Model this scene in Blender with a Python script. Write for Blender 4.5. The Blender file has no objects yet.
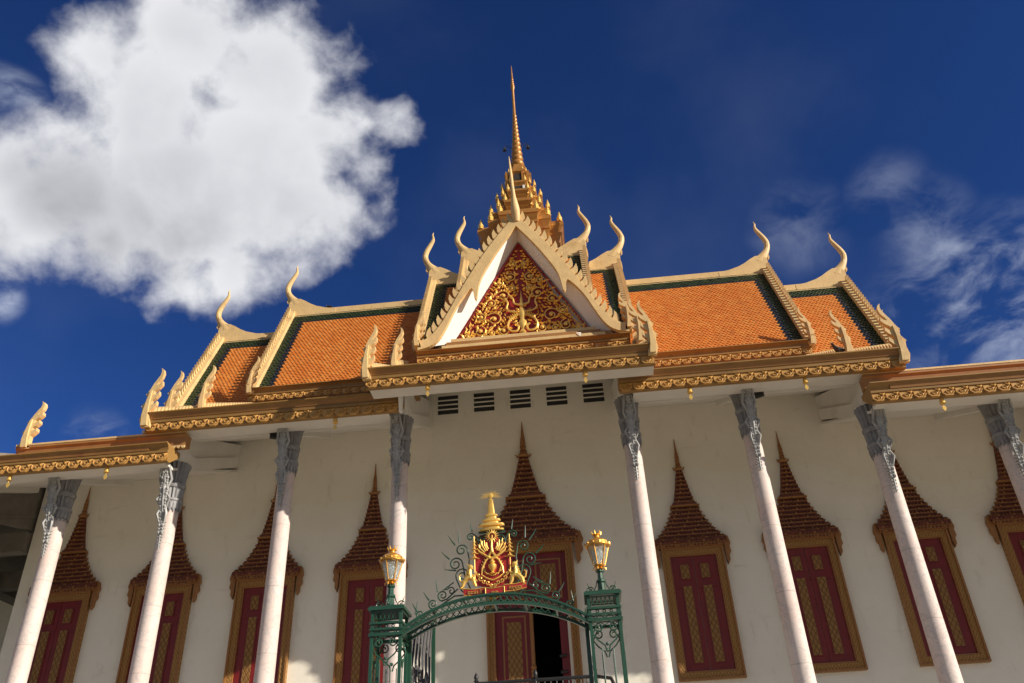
import bpy, bmesh, math, random
from mathutils import Vector, Matrix
random.seed(7)
PI = math.pi
rad = math.radians
SC = bpy.context.scene
COL = SC.collection

# ------------------------------------------------------------------ camera
cam_d = bpy.data.cameras.new('camera')
cam = bpy.data.objects.new('camera', cam_d)
COL.objects.link(cam)
right = Vector((0.994230982, 0.098409874, -0.042664395))
up = Vector((0.088912894, -0.533677736, 0.841000934))
fwd = Vector((-0.059993758, 0.839942600, 0.539348847))
M4 = Matrix.Identity(4)
for i in range(3):
    M4[i][0] = right[i]; M4[i][1] = up[i]; M4[i][2] = -fwd[i]
M4[0][3], M4[1][3], M4[2][3] = 1.4587, -19.4933, 1.6
cam.matrix_world = M4
cam_d.sensor_width = 36.0
cam_d.lens = 830.0 / 1024 * 36.0
cam_d.clip_end = 3000
SC.camera = cam

# ------------------------------------------------------------------ sun, sky, exposure
SUN = Vector((2.37, -1.0, 1.084)).normalized()       # towards the sun
sun_d = bpy.data.lights.new('sun', 'SUN')
sun_d.energy = 5.0
sun_d.angle = rad(0.5)
sun_d.color = (1.0, 0.90, 0.76)
sun = bpy.data.objects.new('sun', sun_d)
COL.objects.link(sun)
sun.rotation_euler = SUN.to_track_quat('Z', 'Y').to_euler()

SC.view_settings.view_transform = 'Standard'
SC.view_settings.look = 'None'
SC.view_settings.gamma = 1.0
SC.view_settings.use_curve_mapping = False
SC.view_settings.exposure = 0.35
SKY_STRENGTH = 0.06

world = bpy.data.worlds.new('World')
SC.world = world
world.use_nodes = True
wt = world.node_tree
for n in list(wt.nodes):
    wt.nodes.remove(n)


class NT:
    """small helper that adds nodes to a tree and links them"""
    def __init__(self, tree):
        self.t = tree

    def n(self, typ, **kw):
        nd = self.t.nodes.new(typ)
        for k, v in kw.items():
            setattr(nd, k, v)
        return nd

    def put(self, sock, v):
        if isinstance(v, bpy.types.NodeSocket):
            self.t.links.new(v, sock)
        else:
            sock.default_value = v

    def math(self, op, a, b=0.0, c=0.0, clamp=False):
        nd = self.n('ShaderNodeMath', operation=op, use_clamp=clamp)
        self.put(nd.inputs[0], a); self.put(nd.inputs[1], b)
        if op in ('SMOOTH_MAX', 'MULTIPLY_ADD'):
            self.put(nd.inputs[2], c)
        return nd.outputs[0]

    def vmath(self, op, a, b=(0, 0, 0), out=0, scale=None):
        nd = self.n('ShaderNodeVectorMath', operation=op)
        self.put(nd.inputs[0], a)
        if op == 'SCALE':
            self.put(nd.inputs[3], scale)
        else:
            self.put(nd.inputs[1], b)
        return nd.outputs[out]

    def noise(self, vec, scale, detail=4.0, rough=0.5, lac=2.0, dist=0.0):
        nd = self.n('ShaderNodeTexNoise')
        self.put(nd.inputs['Vector'], vec)
        self.put(nd.inputs['Scale'], scale)
        self.put(nd.inputs['Detail'], detail)
        self.put(nd.inputs['Roughness'], rough)
        self.put(nd.inputs['Lacunarity'], lac)
        self.put(nd.inputs['Distortion'], dist)
        return nd

    def maprange(self, v, a, b, c=0.0, d=1.0, smooth=True):
        nd = self.n('ShaderNodeMapRange', interpolation_type='SMOOTHSTEP' if smooth else 'LINEAR')
        self.put(nd.inputs[0], v)
        for i, x in enumerate((a, b, c, d)):
            self.put(nd.inputs[1 + i], x)
        return nd.outputs[0]

    def mix(self, fac, a, b, blend='MIX'):
        nd = self.n('ShaderNodeMix', data_type='RGBA', blend_type=blend)
        self.put(nd.inputs[0], fac); self.put(nd.inputs[6], a); self.put(nd.inputs[7], b)
        return nd.outputs[2]


W = NT(wt)
tc = W.n('ShaderNodeTexCoord')
D = W.vmath('NORMALIZE', tc.outputs['Generated'])
sky = W.n('ShaderNodeTexSky', sky_type='NISHITA')
sky.sun_disc = False
sky.sun_elevation = math.asin(SUN.z)
sky.sun_rotation = math.atan2(SUN.x, SUN.y)
sky.altitude = 0
sky.air_density = 0.8
sky.dust_density = 0.3
sky.ozone_density = 3.0
gam = W.n('ShaderNodeGamma'); W.put(gam.inputs[0], sky.outputs[0]); gam.inputs[1].default_value = 1.1
deep = W.mix(1.0, gam.outputs[0], (0.29, 0.52, 0.96, 1), 'MULTIPLY')      # deep dry-season blue

# clouds: lobes fixed in directions of the sky, frayed by fractal noise
LOBES = [(-0.4474,0.5193,0.7281,0.04392),(-0.3651,0.5368,0.7606,0.07439),(-0.2958,0.5910,0.7505,0.08050),
 (-0.4163,0.5756,0.7038,0.08513),(-0.4995,0.6014,0.6236,0.08392),(-0.4058,0.6507,0.6417,0.11154),
 (-0.3139,0.6676,0.6752,0.10621),(-0.2437,0.6547,0.7156,0.05922),(-0.2548,0.7083,0.6583,0.06112),
 (-0.4158,0.6951,0.5864,0.052),(-0.3568,0.7146,0.6017,0.052),(-0.3050,0.7321,0.6091,0.026),
 (-0.5344,0.5686,0.6254,0.05321),(-0.4832,0.6463,0.5907,0.05865),(-0.2147,0.5986,0.7717,0.02600),
 (-0.1697,0.6585,0.7332,0.02420),(-0.2052,0.6924,0.6917,0.03345),(-0.5572,0.6065,0.5672,0.03636),
 (-0.2225,0.6348,0.7400,0.03204)]
warp = W.noise(D, 7.0, 3.0, 0.55)
wv = W.vmath('SCALE', W.vmath('SUBTRACT', warp.outputs['Color'], (0.5, 0.5, 0.5)), scale=0.05)
DW = W.vmath('ADD', D, wv)
acc = None
for x, y, z, r in LOBES:
    dist = W.vmath('DISTANCE', DW, (x, y, z), out=1)
    v = W.math('MULTIPLY_ADD', dist, -1.0 / 0.08, r / 0.08)
    acc = v if acc is None else W.math('SMOOTH_MAX', acc, v, 0.25)
fine = W.noise(DW, 15.0, 9.0, 0.545)
frag = W.math('SUBTRACT', fine.outputs['Fac'], 0.5)
dens = W.math('ADD', W.math('MULTIPLY', acc, 1.7), W.math('MULTIPLY', frag, 2.5))
big = W.maprange(dens, -0.30, 0.85)
# thin wisps on the right of the sky and a few shreds low on the left
WISPS = [(0.4271,0.7603,0.4894,0.085,1.0),(0.4619,0.7588,0.4591,0.095,1.0),(0.4693,0.728,0.4997,0.065,1.0),(0.3672,0.7069,0.6046,0.040,0.28),(0.3950,0.7250,0.5650,0.050,0.42),
         (0.2786,0.7485,0.6018,0.05,0.25),(-0.575,0.6350,0.5150,0.022,1.0),(-0.5064,0.7568,0.4134,0.028,0.7),(-0.5327,0.5089,0.6762,0.025,0.9)]
wacc = None
for x, y, z, r, k in WISPS:
    dist = W.vmath('DISTANCE', DW, Vector((x, y, z)).normalized()[:], out=1)
    v = W.maprange(dist, r * 1.35, r * 0.1, 0.0, k)
    wacc = v if wacc is None else W.math('MAXIMUM', wacc, v)
st = W.n('ShaderNodeMapping')
W.put(st.inputs['Vector'], DW)
st.inputs['Scale'].default_value = (1.0, 1.0, 1.8)
st.inputs['Rotation'].default_value = (0.3, 0.5, 0.0)
wn = W.noise(st.outputs[0], 11.0, 8.0, 0.58, dist=0.3)
thin = W.math('MULTIPLY', W.maprange(wn.outputs['Fac'], 0.38, 0.76), wacc)
veil = W.math('MULTIPLY', W.maprange(W.noise(D, 3.0, 5.0, 0.5).outputs['Fac'], 0.45, 0.8), 0.05)
# cloud colour: bright sunlit rim and top, grey underside with soft billows
bil = W.noise(DW, 6.0, 4.0, 0.5)
core = W.maprange(acc, 0.05, 0.85)
sp = W.n('ShaderNodeSeparateXYZ'); W.put(sp.inputs[0], DW)
low = W.maprange(sp.outputs[2], 0.70, 0.58)
billow = W.noise(DW, 13.0, 6.0, 0.55)
gf = W.math('MULTIPLY', W.math('MULTIPLY', core, W.maprange(W.math('MULTIPLY_ADD', billow.outputs['Fac'], 0.45, W.math('MULTIPLY', bil.outputs['Fac'], 0.7)), 0.26, 0.73)), W.math('MULTIPLY_ADD', low, 0.65, 0.35), clamp=True)
K = 1.0 / SKY_STRENGTH
ccol = W.mix(gf, (0.66 * K, 0.665 * K, 0.69 * K, 1), (0.30 * K, 0.305 * K, 0.335 * K, 1))
wcol = (0.50 * K, 0.55 * K, 0.66 * K, 1)
s1 = W.mix(W.math('ADD', W.math('MULTIPLY', thin, 0.85), veil, clamp=True), deep, wcol)
s2 = W.mix(big, s1, ccol)
# unseen scattered clouds added behind the camera for a less blue fill
rear = W.noise(D, 2.6, 8.0, 0.55)
spd = W.n('ShaderNodeSeparateXYZ'); W.put(spd.inputs[0], D)
rm = W.math('MULTIPLY', W.maprange(rear.outputs['Fac'], 0.40, 0.58), W.maprange(spd.outputs[1], 0.40, 0.05))
s2 = W.mix(rm, s2, (0.225 * K, 0.235 * K, 0.235 * K, 1))
bg = W.n('ShaderNodeBackground')
W.put(bg.inputs[0], s2)
bg.inputs[1].default_value = SKY_STRENGTH
wo = W.n('ShaderNodeOutputWorld')
wt.links.new(bg.outputs[0], wo.inputs[0])

# ------------------------------------------------------------------ materials
def mat(name, base, rough=0.6, metal=0.0, var=0.12, vscale=6.0, bump=0.0, bscale=40.0, coat=0.0, second=None, mix_at=(0.45, 0.65), spec=0.5):
    """principled material; noise varies the base colour, a second colour shows in worn patches"""
    m = bpy.data.materials.new(name)
    m.use_nodes = True
    T = NT(m.node_tree)
    p = m.node_tree.nodes['Principled BSDF']
    g = T.n('ShaderNodeTexCoord')
    o = g.outputs['Object']
    nz = T.noise(o, vscale, 6.0, 0.6)
    c = T.mix(T.maprange(nz.outputs['Fac'], 0.25, 0.75, 0, 1, False),
              tuple(b * (1 - var) for b in base) + (1,), tuple(min(1, b * (1 + var)) for b in base) + (1,))
    if second:
        n2 = T.noise(o, vscale * 0.37, 8.0, 0.68)
        c = T.mix(T.maprange(n2.outputs['Fac'], *mix_at), c, tuple(second) + (1,))
    T.put(p.inputs['Base Color'], c)
    p.inputs['Roughness'].default_value = rough
    p.inputs['Metallic'].default_value = metal
    p.inputs['Coat Weight'].default_value = coat
    p.inputs['Specular IOR Level'].default_value = spec
    if bump:
        b = T.n('ShaderNodeBump')
        b.inputs['Strength'].default_value = bump
        b.inputs['Distance'].default_value = 0.02
        T.put(b.inputs['Height'], T.noise(o, bscale, 6.0, 0.6).outputs['Fac'])
        T.put(p.inputs['Normal'], b.outputs[0])
    return m


def tile_mat(name, cols, rough):
    """glazed tile: every tile carries its own UV cell that picks its shade"""
    m = bpy.data.materials.new(name)
    m.use_nodes = True
    T = NT(m.node_tree)
    p = m.node_tree.nodes['Principled BSDF']
    uv = T.n('ShaderNodeTexCoord').outputs['UV']
    wn = T.n('ShaderNodeTexWhiteNoise', noise_dimensions='2D')
    T.put(wn.inputs['Vector'], uv)
    r = T.n('ShaderNodeValToRGB')
    T.put(r.inputs[0], wn.outputs['Value'])
    e = r.color_ramp.elements
    e[0].position = 0.0; e[0].color = cols[0] + (1,)
    e[1].position = 1.0; e[1].color = cols[-1] + (1,)
    for i, c in enumerate(cols[1:-1]):
        k = e.new((i + 1) / (len(cols) - 1)); k.color = c + (1,)
    g = T.n('ShaderNodeTexCoord').outputs['Object']
    big_n = T.noise(g, 0.55, 5.0, 0.6)
    dirt = T.noise(g, 2.3, 8.0, 0.7)
    c = T.mix(T.maprange(big_n.outputs['Fac'], 0.35, 0.7, 0.0, 0.35), r.outputs[0], cols[0] + (1,))
    c = T.mix(T.maprange(dirt.outputs['Fac'], 0.54, 0.76, 0.0, 0.5), c, tuple(x * 0.35 for x in cols[0]) + (1,))
    T.put(p.inputs['Base Color'], c)
    T.put(p.inputs['Roughness'], T.maprange(dirt.outputs['Fac'], 0.3, 0.7, rough, rough + 0.2))
    return m


def wall_mat():
    m = bpy.data.materials.new('cream_wall_paint')
    m.use_nodes = True
    T = NT(m.node_tree)
    p = m.node_tree.nodes['Principled BSDF']
    g = T.n('ShaderNodeTexCoord').outputs['Object']
    mp = T.n('ShaderNodeMapping'); T.put(mp.inputs[0], g)
    mp.inputs['Scale'].default_value = (1.0, 1.0, 0.28)
    streak = T.noise(mp.outputs[0], 3.0, 8.0, 0.68)
    blot = T.noise(g, 0.7, 7.0, 0.62)
    c = T.mix(T.maprange(blot.outputs['Fac'], 0.35, 0.7), (0.85, 0.82, 0.725, 1), (0.81, 0.775, 0.67, 1))
    c = T.mix(T.maprange(streak.outputs['Fac'], 0.55, 0.78, 0.0, 0.5), c, (0.46, 0.41, 0.33, 1))
    mp2 = T.n('ShaderNodeMapping'); T.put(mp2.inputs[0], g)
    mp2.inputs['Scale'].default_value = (0.5, 1.0, 2.2)
    n3 = T.noise(mp2.outputs[0], 1.6, 9.0, 0.7, dist=0.6)
    c = T.mix(T.maprange(n3.outputs['Fac'], 0.60, 0.72, 0.0, 0.25), c, (0.42, 0.33, 0.22, 1))
    T.put(p.inputs['Base Color'], c)
    p.inputs['Roughness'].default_value = 0.75
    b = T.n('ShaderNodeBump'); b.inputs['Strength'].default_value = 0.25; b.inputs['Distance'].default_value = 0.03
    T.put(b.inputs['Height'], T.noise(g, 5.0, 7.0, 0.6).outputs['Fac'])
    T.put(p.inputs['Normal'], b.outputs[0])
    return m


def marble_mat():
    m = bpy.data.materials.new('veined_marble')
    m.use_nodes = True
    T = NT(m.node_tree)
    p = m.node_tree.nodes['Principled BSDF']
    tcn = T.n('ShaderNodeTexCoord')
    inf = T.n('ShaderNodeObjectInfo')
    g = T.vmath('ADD', tcn.outputs['Object'], T.vmath('SCALE', (13.0, 7.0, 29.0), scale=inf.outputs['Random']))
    n1 = T.noise(g, 2.2, 8.0, 0.62, dist=1.2)
    n2 = T.noise(g, 0.9, 6.0, 0.6)
    v = T.math('ABSOLUTE', T.math('SUBTRACT', n1.outputs['Fac'], 0.5))
    c = T.mix(T.maprange(n2.outputs['Fac'], 0.35, 0.7), (0.66, 0.57, 0.53, 1), (0.63, 0.50, 0.455, 1))
    c = T.mix(T.maprange(v, 0.03, 0.0, 0.0, 0.45), c, (0.33, 0.325, 0.34, 1))
    c = T.mix(T.maprange(n1.outputs['Fac'], 0.58, 0.8, 0.0, 0.7), c, (0.38, 0.375, 0.39, 1))
    sz = T.n('ShaderNodeSeparateXYZ'); T.put(sz.inputs[0], g)
    fr = T.math('FRACT', T.math('MULTIPLY', sz.outputs[2], 1 / 1.55))
    T.put(p.inputs['Base Color'], T.mix(T.maprange(fr, 0.012, 0.006, 0.0, 0.6), c, (0.30, 0.25, 0.21, 1)))
    p.inputs['Roughness'].default_value = 0.6
    p.inputs['Specular IOR Level'].default_value = 0.25
    return m


def lattice_mat(name, a, b, s):
    """gilt panel with a carved diamond and flower pattern"""
    m = bpy.data.materials.new(name)
    m.use_nodes = True
    T = NT(m.node_tree)
    p = m.node_tree.nodes['Principled BSDF']
    g = T.n('ShaderNodeTexCoord').outputs['Object']
    sp = T.n('ShaderNodeSeparateXYZ'); T.put(sp.inputs[0], g)
    u = T.math('MULTIPLY', sp.outputs[0], s); v = T.math('MULTIPLY', sp.outputs[2], s * 0.62)
    d1 = T.math('PINGPONG', T.math('ADD', u, v), 1.0)
    d2 = T.math('PINGPONG', T.math('SUBTRACT', u, v), 1.0)
    h = T.math('MULTIPLY', T.maprange(d1, 0.05, 0.35), T.maprange(d2, 0.05, 0.35))
    vo = T.n('ShaderNodeTexVoronoi'); T.put(vo.inputs['Vector'], g); vo.inputs['Scale'].default_value = s * 2.3
    h2 = T.maprange(vo.outputs['Distance'], 0.1, 0.6)
    f = T.math('MULTIPLY', T.math('SUBTRACT', 1.0, h), 1.0)
    f = T.math('MAXIMUM', f, T.math('MULTIPLY', h2, 0.45))
    T.put(p.inputs['Base Color'], T.mix(f, a + (1,), b + (1,)))
    p.inputs['Roughness'].default_value = 0.5
    p.inputs['Metallic'].default_value = 0.25
    bp = T.n('ShaderNodeBump'); bp.inputs['Strength'].default_value = 0.7; bp.inputs['Distance'].default_value = 0.02
    T.put(bp.inputs['Height'], f); bp.invert = True
    T.put(p.inputs['Normal'], bp.outputs[0])
    return m


M = {}
M['wall'] = wall_mat()
M['marble'] = marble_mat()
M['soffit'] = mat('white_soffit_paint', (0.70, 0.67, 0.62), 0.7, var=0.06, vscale=2, second=(0.52, 0.48, 0.41), mix_at=(0.55, 0.8))
M['white'] = mat('white_paint', (0.80, 0.79, 0.77), 0.6, var=0.04)
M['cream'] = mat('cream_gold_paint', (0.68, 0.475, 0.22), 0.55, var=0.12, vscale=3, second=(0.42, 0.25, 0.09), mix_at=(0.52, 0.8), bump=0.35, bscale=14)
M['carved'] = mat('carved_gold_paint', (0.52, 0.285, 0.08), 0.48, metal=0.12, var=0.18, vscale=9, second=(0.42, 0.20, 0.05), mix_at=(0.55, 0.78))
M['fascia'] = mat('brown_gold_fascia', (0.30, 0.165, 0.048), 0.5, var=0.15, vscale=2.5, second=(0.19, 0.10, 0.03), mix_at=(0.5, 0.8))
M['redfascia'] = mat('red_brown_fascia', (0.34, 0.16, 0.05), 0.5, var=0.15, vscale=3, second=(0.24, 0.08, 0.03), mix_at=(0.5, 0.8))
M['orange'] = tile_mat('orange_glazed_tile', [(0.52, 0.145, 0.022), (0.67, 0.215, 0.036), (0.70, 0.275, 0.055), (0.60, 0.18, 0.032), (0.72, 0.33, 0.08), (0.56, 0.17, 0.032), (0.67, 0.245, 0.044)], 0.34)
M['green'] = tile_mat('green_glazed_tile', [(0.008, 0.020, 0.009), (0.017, 0.040, 0.014), (0.026, 0.050, 0.018), (0.012, 0.030, 0.012)], 0.28)
M['navy'] = tile_mat('navy_glazed_tile', [(0.008, 0.012, 0.022), (0.014, 0.02, 0.04), (0.01, 0.016, 0.02)], 0.28)
M['stone'] = mat('grey_capital_paint', (0.26, 0.26, 0.27), 0.6, var=0.2, vscale=8, bump=0.3, second=(0.15, 0.15, 0.155), mix_at=(0.5, 0.75))
M['palestone'] = mat('pale_grey_figure_paint', (0.34, 0.34, 0.335), 0.42, var=0.15, vscale=9, second=(0.2, 0.2, 0.2), mix_at=(0.52, 0.72))
M['frame'] = lattice_mat('carved_gilt_frame', (0.20, 0.08, 0.02), (0.48, 0.27, 0.075), 24.0)
M['panel'] = lattice_mat('gilt_lattice_panel', (0.36, 0.20, 0.055), (0.15, 0.06, 0.018), 15.0)
M['red'] = mat('oxblood_lacquer', (0.17, 0.010, 0.010), 0.45, var=0.15, vscale=4)
M['crest'] = mat('red_brown_crest', (0.155, 0.040, 0.022), 0.6, var=0.25, vscale=14, second=(0.09, 0.025, 0.016), mix_at=(0.45, 0.7))
M['crestgold'] = mat('dull_gilt', (0.31, 0.14, 0.042), 0.5, metal=0.15, var=0.25, vscale=20)
M['pedred'] = mat('pediment_red', (0.30, 0.016, 0.014), 0.5, var=0.12)
M['amber'] = mat('amber_gilding', (0.74, 0.38, 0.075), 0.36, metal=0.7, var=0.15, vscale=25, second=(0.45, 0.18, 0.03), mix_at=(0.55, 0.75))
M['gilt'] = mat('bright_gilding', (0.92, 0.58, 0.15), 0.38, metal=0.55, var=0.12, vscale=12, second=(0.55, 0.27, 0.05), mix_at=(0.62, 0.80))
M['towergold'] = mat('weathered_tower_gold', (0.44, 0.20, 0.045), 0.42, metal=0.3, var=0.2, vscale=4, second=(0.30, 0.11, 0.03), mix_at=(0.5, 0.75))
M['greenpaint'] = mat('green_iron_paint', (0.018, 0.070, 0.040), 0.38, var=0.15, vscale=10, coat=0.3, second=(0.03, 0.055, 0.035), mix_at=(0.55, 0.75))
M['black'] = mat('black_iron', (0.018, 0.018, 0.02), 0.45, var=0.2)
M['shadegrey'] = mat('shade_grey_ceiling', (0.17, 0.155, 0.13), 0.8, var=0.2, vscale=3)  # grey darkened to stand in for the shade inside the end wings
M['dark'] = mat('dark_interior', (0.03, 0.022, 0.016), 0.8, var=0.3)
M['paving'] = mat('pale_paving', (0.27, 0.215, 0.145), 0.7, var=0.1, vscale=0.8, second=(0.20, 0.16, 0.11), mix_at=(0.45, 0.75))
M['floor'] = mat('terrace_tiles', (0.50, 0.465, 0.40), 0.6, var=0.08, vscale=0.8, second=(0.40, 0.37, 0.31), mix_at=(0.5, 0.75))
M['emblemred'] = mat('emblem_red', (0.36, 0.022, 0.02), 0.45, var=0.1)
M['grass'] = mat('lawn', (0.05, 0.09, 0.025), 0.9, var=0.3)
M['pigeon'] = mat('pigeon_grey', (0.05, 0.05, 0.055), 0.7, var=0.3, vscale=30)
M['dove'] = mat('dove_white', (0.75, 0.74, 0.72), 0.7, var=0.06, vscale=30)
gm = bpy.data.materials.new('lantern_glass'); gm.use_nodes = True
gp = gm.node_tree.nodes['Principled BSDF']
gp.inputs['Base Color'].default_value = (0.86, 0.92, 0.92, 1)
gp.inputs['Roughness'].default_value = 0.12
gp.inputs['Transmission Weight'].default_value = 0.85
gp.inputs['IOR'].default_value = 1.15
M['glass'] = gm
M['bulb'] = mat('milk_glass_bulb', (0.82, 0.84, 0.84), 0.25, var=0.03)

# ------------------------------------------------------------------ builders
WL = {}                                            # world location of every object


class MB:
    """collects shapes in world coordinates and links them as ONE mesh object"""
    def __init__(self):
        self.v = []; self.f = []; self.m = []; self.uv = []

    def add(self, verts, faces, m=0, uv=None):
        o = len(self.v)
        self.v += [tuple(p) for p in verts]
        for f in faces:
            self.f.append([i + o for i in f]); self.m.append(m); self.uv.append(uv or (0.0, 0.0))
        return self

    def box(self, x0, x1, y0, y1, z0, z1, m=0):
        v = [(x, y, z) for x in (x0, x1) for y in (y0, y1) for z in (z0, z1)]
        return self.add(v, [(0, 1, 3, 2), (4, 6, 7, 5), (0, 4, 5, 1), (2, 3, 7, 6), (0, 2, 6, 4), (1, 5, 7, 3)], m)

    def beam(self, a, b, w, h, m=0, upv=(0, 0, 1)):
        a = Vector(a); b = Vector(b); d = (b - a).normalized()
        s = d.cross(Vector(upv)); s = s.normalized() if s.length > 1e-6 else Vector((1, 0, 0))
        u = s.cross(d).normalized()
        v = []
        for p in (a, b):
            for i, j in ((-1, -1), (1, -1), (1, 1), (-1, 1)):
                v.append(p + s * (i * w / 2) + u * (j * h / 2))
        return self.add(v, [(0, 1, 2, 3), (4, 7, 6, 5), (0, 4, 5, 1), (1, 5, 6, 2), (2, 6, 7, 3), (3, 7, 4, 0)], m)

    def prism(self, pts, axis, a, b, m=0):
        """closed outline in a plane, pushed from a to b along axis ('x': pts are (y,z); 'y': pts are (x,z); 'z': (x,y))"""
        n = len(pts)
        def P(p, t):
            return (t, p[0], p[1]) if axis == 'x' else ((p[0], t, p[1]) if axis == 'y' else (p[0], p[1], t))
        v = [P(p, a) for p in pts] + [P(p, b) for p in pts]
        f = [tuple(range(n)), tuple(range(2 * n - 1, n - 1, -1))]
        for i in range(n):
            j = (i + 1) % n
            f.append((i, i + n, j + n, j))
        return self.add(v, f, m)

    def loft(self, rings, m=0, cap=True):
        n = len(rings[0]); v = [p for r in rings for p in r]; f = []
        for k in range(len(rings) - 1):
            for i in range(n):
                j = (i + 1) % n
                f.append((k * n + i, k * n + j, (k + 1) * n + j, (k + 1) * n + i))
        if cap:
            f.append(tuple(range(n - 1, -1, -1))); f.append(tuple(range((len(rings) - 1) * n, len(rings) * n)))
        return self.add(v, f, m)

    def lathe(self, c, prof, n=16, m=0, flute=0.0, ph=0.0):
        rings = []
        for r, z in prof:
            ring = []
            for i in range(n):
                a = 2 * PI * i / n + ph
                rr = r * (1 - (flute if i % 2 else 0))
                ring.append((c[0] + rr * math.cos(a), c[1] + rr * math.sin(a), c[2] + z))
            rings.append(ring)
        return self.loft(rings, m)

    def tube(self, pts, r, n=6, m=0):
        pts = [Vector(p) for p in pts]
        rs = r if isinstance(r, (list, tuple)) else [r] * len(pts)
        rings = []; prev = None
        for i, p in enumerate(pts):
            d = (pts[min(i + 1, len(pts) - 1)] - pts[max(i - 1, 0)]).normalized()
            if prev is None:
                prev = d.orthogonal().normalized()
            u = (prev - d * prev.dot(d))
            u = u.normalized() if u.length > 1e-6 else d.orthogonal().normalized()
            prev = u; w = d.cross(u)
            rings.append([p + (u * math.cos(2 * PI * k / n) + w * math.sin(2 * PI * k / n)) * rs[i] for k in range(n)])
        return self.loft(rings, m)

    def ball(self, c, r, m=0, n=8, k=6, sq=(1, 1, 1)):
        rings = []
        for i in range(k + 1):
            a = PI * i / k
            rr = max(math.sin(a), 0.02)
            rings.append([(c[0] + r * sq[0] * rr * math.cos(2 * PI * j / n), c[1] + r * sq[1] * rr * math.sin(2 * PI * j / n), c[2] - r * sq[2] * math.cos(a)) for j in range(n)])
        return self.loft(rings, m)

    def build(self, name, mats, parent=None, loc=None, smooth=False, angle=40):
        if loc is None:
            loc = WL[parent.name] if parent else (0, 0, 0)
        L = Vector(loc)
        me = bpy.data.meshes.new(name)
        me.from_pydata([tuple(Vector(p) - L) for p in self.v], [], self.f)
        if not isinstance(mats, (list, tuple)):
            mats = [mats]
        for k in mats:
            me.materials.append(M[k])
        me.polygons.foreach_set('material_index', self.m)
        if any(u != (0.0, 0.0) for u in self.uv):
            lay = me.uv_layers.new(name='tile_cells')
            for p in me.polygons:
                for li in p.loop_indices:
                    lay.data[li].uv = self.uv[p.index]
        bm = bmesh.new(); bm.from_mesh(me)
        bmesh.ops.recalc_face_normals(bm, faces=bm.faces)
        bm.to_mesh(me); bm.free()
        if smooth:
            me.polygons.foreach_set('use_smooth', [True] * len(me.polygons))
            me.set_sharp_from_angle(angle=rad(angle))
        o = bpy.data.objects.new(name, me)
        COL.objects.link(o)
        if parent:
            o.parent = parent
            o.location = L - Vector(WL[parent.name])
        else:
            o.location = L
        WL[o.name] = tuple(L)
        return o


def tag(o, label=None, cat=None, group=None, kind=None):
    if label: o['label'] = label
    if cat: o['category'] = cat
    if group: o['group'] = group
    if kind: o['kind'] = kind
    return o


def empty(name, loc, label, cat, group=None):
    o = bpy.data.objects.new(name, None)
    COL.objects.link(o)
    o.location = loc
    o.empty_display_size = 0.3
    WL[o.name] = tuple(loc)
    return tag(o, label, cat, group)


def copy_tree(o, parent, delta, label=None):
    """a copy of a part with copies of its sub-parts, shifted by delta"""
    c = o.copy(); COL.objects.link(c)
    c.parent = parent
    WL[c.name] = tuple(Vector(WL[o.name]) + Vector(delta))
    c.location = Vector(o.location) + Vector(delta)
    if label: c['label'] = label
    for ch in list(o.children):
        d = ch.copy(); COL.objects.link(d); d.parent = c
        WL[d.name] = tuple(Vector(WL[ch.name]) + Vector(delta))
        if 'label' in d: del d['label']
    return c


def bez(pts, n=8):
    """smooth open curve through 2-D or 3-D points (Catmull-Rom)"""
    P = [Vector(p) for p in pts]
    P = [P[0] * 2 - P[1]] + P + [P[-1] * 2 - P[-2]]
    out = []
    for i in range(1, len(P) - 2):
        for k in range(n):
            t = k / n
            a, b, c, d = P[i - 1], P[i], P[i + 1], P[i + 2]
            out.append(0.5 * ((2 * b) + (c - a) * t + (2 * a - 5 * b + 4 * c - d) * t * t + (3 * b - a - 3 * c + d) * t ** 3))
    out.append(P[-2])
    return out


def spiral(cx, cz, r, a0, turns, n=20, y=0.0, rend=0.15, dirn=1):
    return [(cx + r * (1 - (1 - rend) * t / n) * math.cos(a0 + dirn * 2 * PI * turns * t / n), y,
             cz + r * (1 - (1 - rend) * t / n) * math.sin(a0 + dirn * 2 * PI * turns * t / n)) for t in range(n + 1)]

# ------------------------------------------------------------------ the setting
TZ = 3.7                                          # terrace floor
WY = 3.338                                        # front face of the hall wall
b = MB()
b.add([(-900, -900, 0), (900, -900, 0), (900, 900, 0), (-900, 900, 0)], [(0, 1, 2, 3)])
tag(b.build('ground', 'grass'), kind='structure')
b = MB()
b.add([(-45, -60, 0.004), (45, -60, 0.004), (45, 40, 0.004), (-45, 40, 0.004)], [(0, 1, 2, 3)])
tag(b.build('pavement', 'paving'), kind='structure')
b = MB()
b.box(-30.5, 30.5, -3.2, 30, 0.0, TZ - 0.18); b.box(-30.7, 30.7, -3.4, 30.2, TZ - 0.18, TZ)
tag(b.build('terrace', 'floor'), kind='structure')
b = MB()
for k in range(20):
    b.box(-1.4, 2.2, -3.41 - 0.28 * (k + 1), -3.4, TZ - 0.176 * (k + 2), TZ - 0.176 * (k + 1) - 0.002)
tag(b.build('stairs', 'floor'), kind='structure')

# ------------------------------------------------------------------ the temple
T = empty('temple', (0, 0, TZ), 'large cream temple with orange tiled tiered roofs, horned gables and a golden spire', 'temple')

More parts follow.
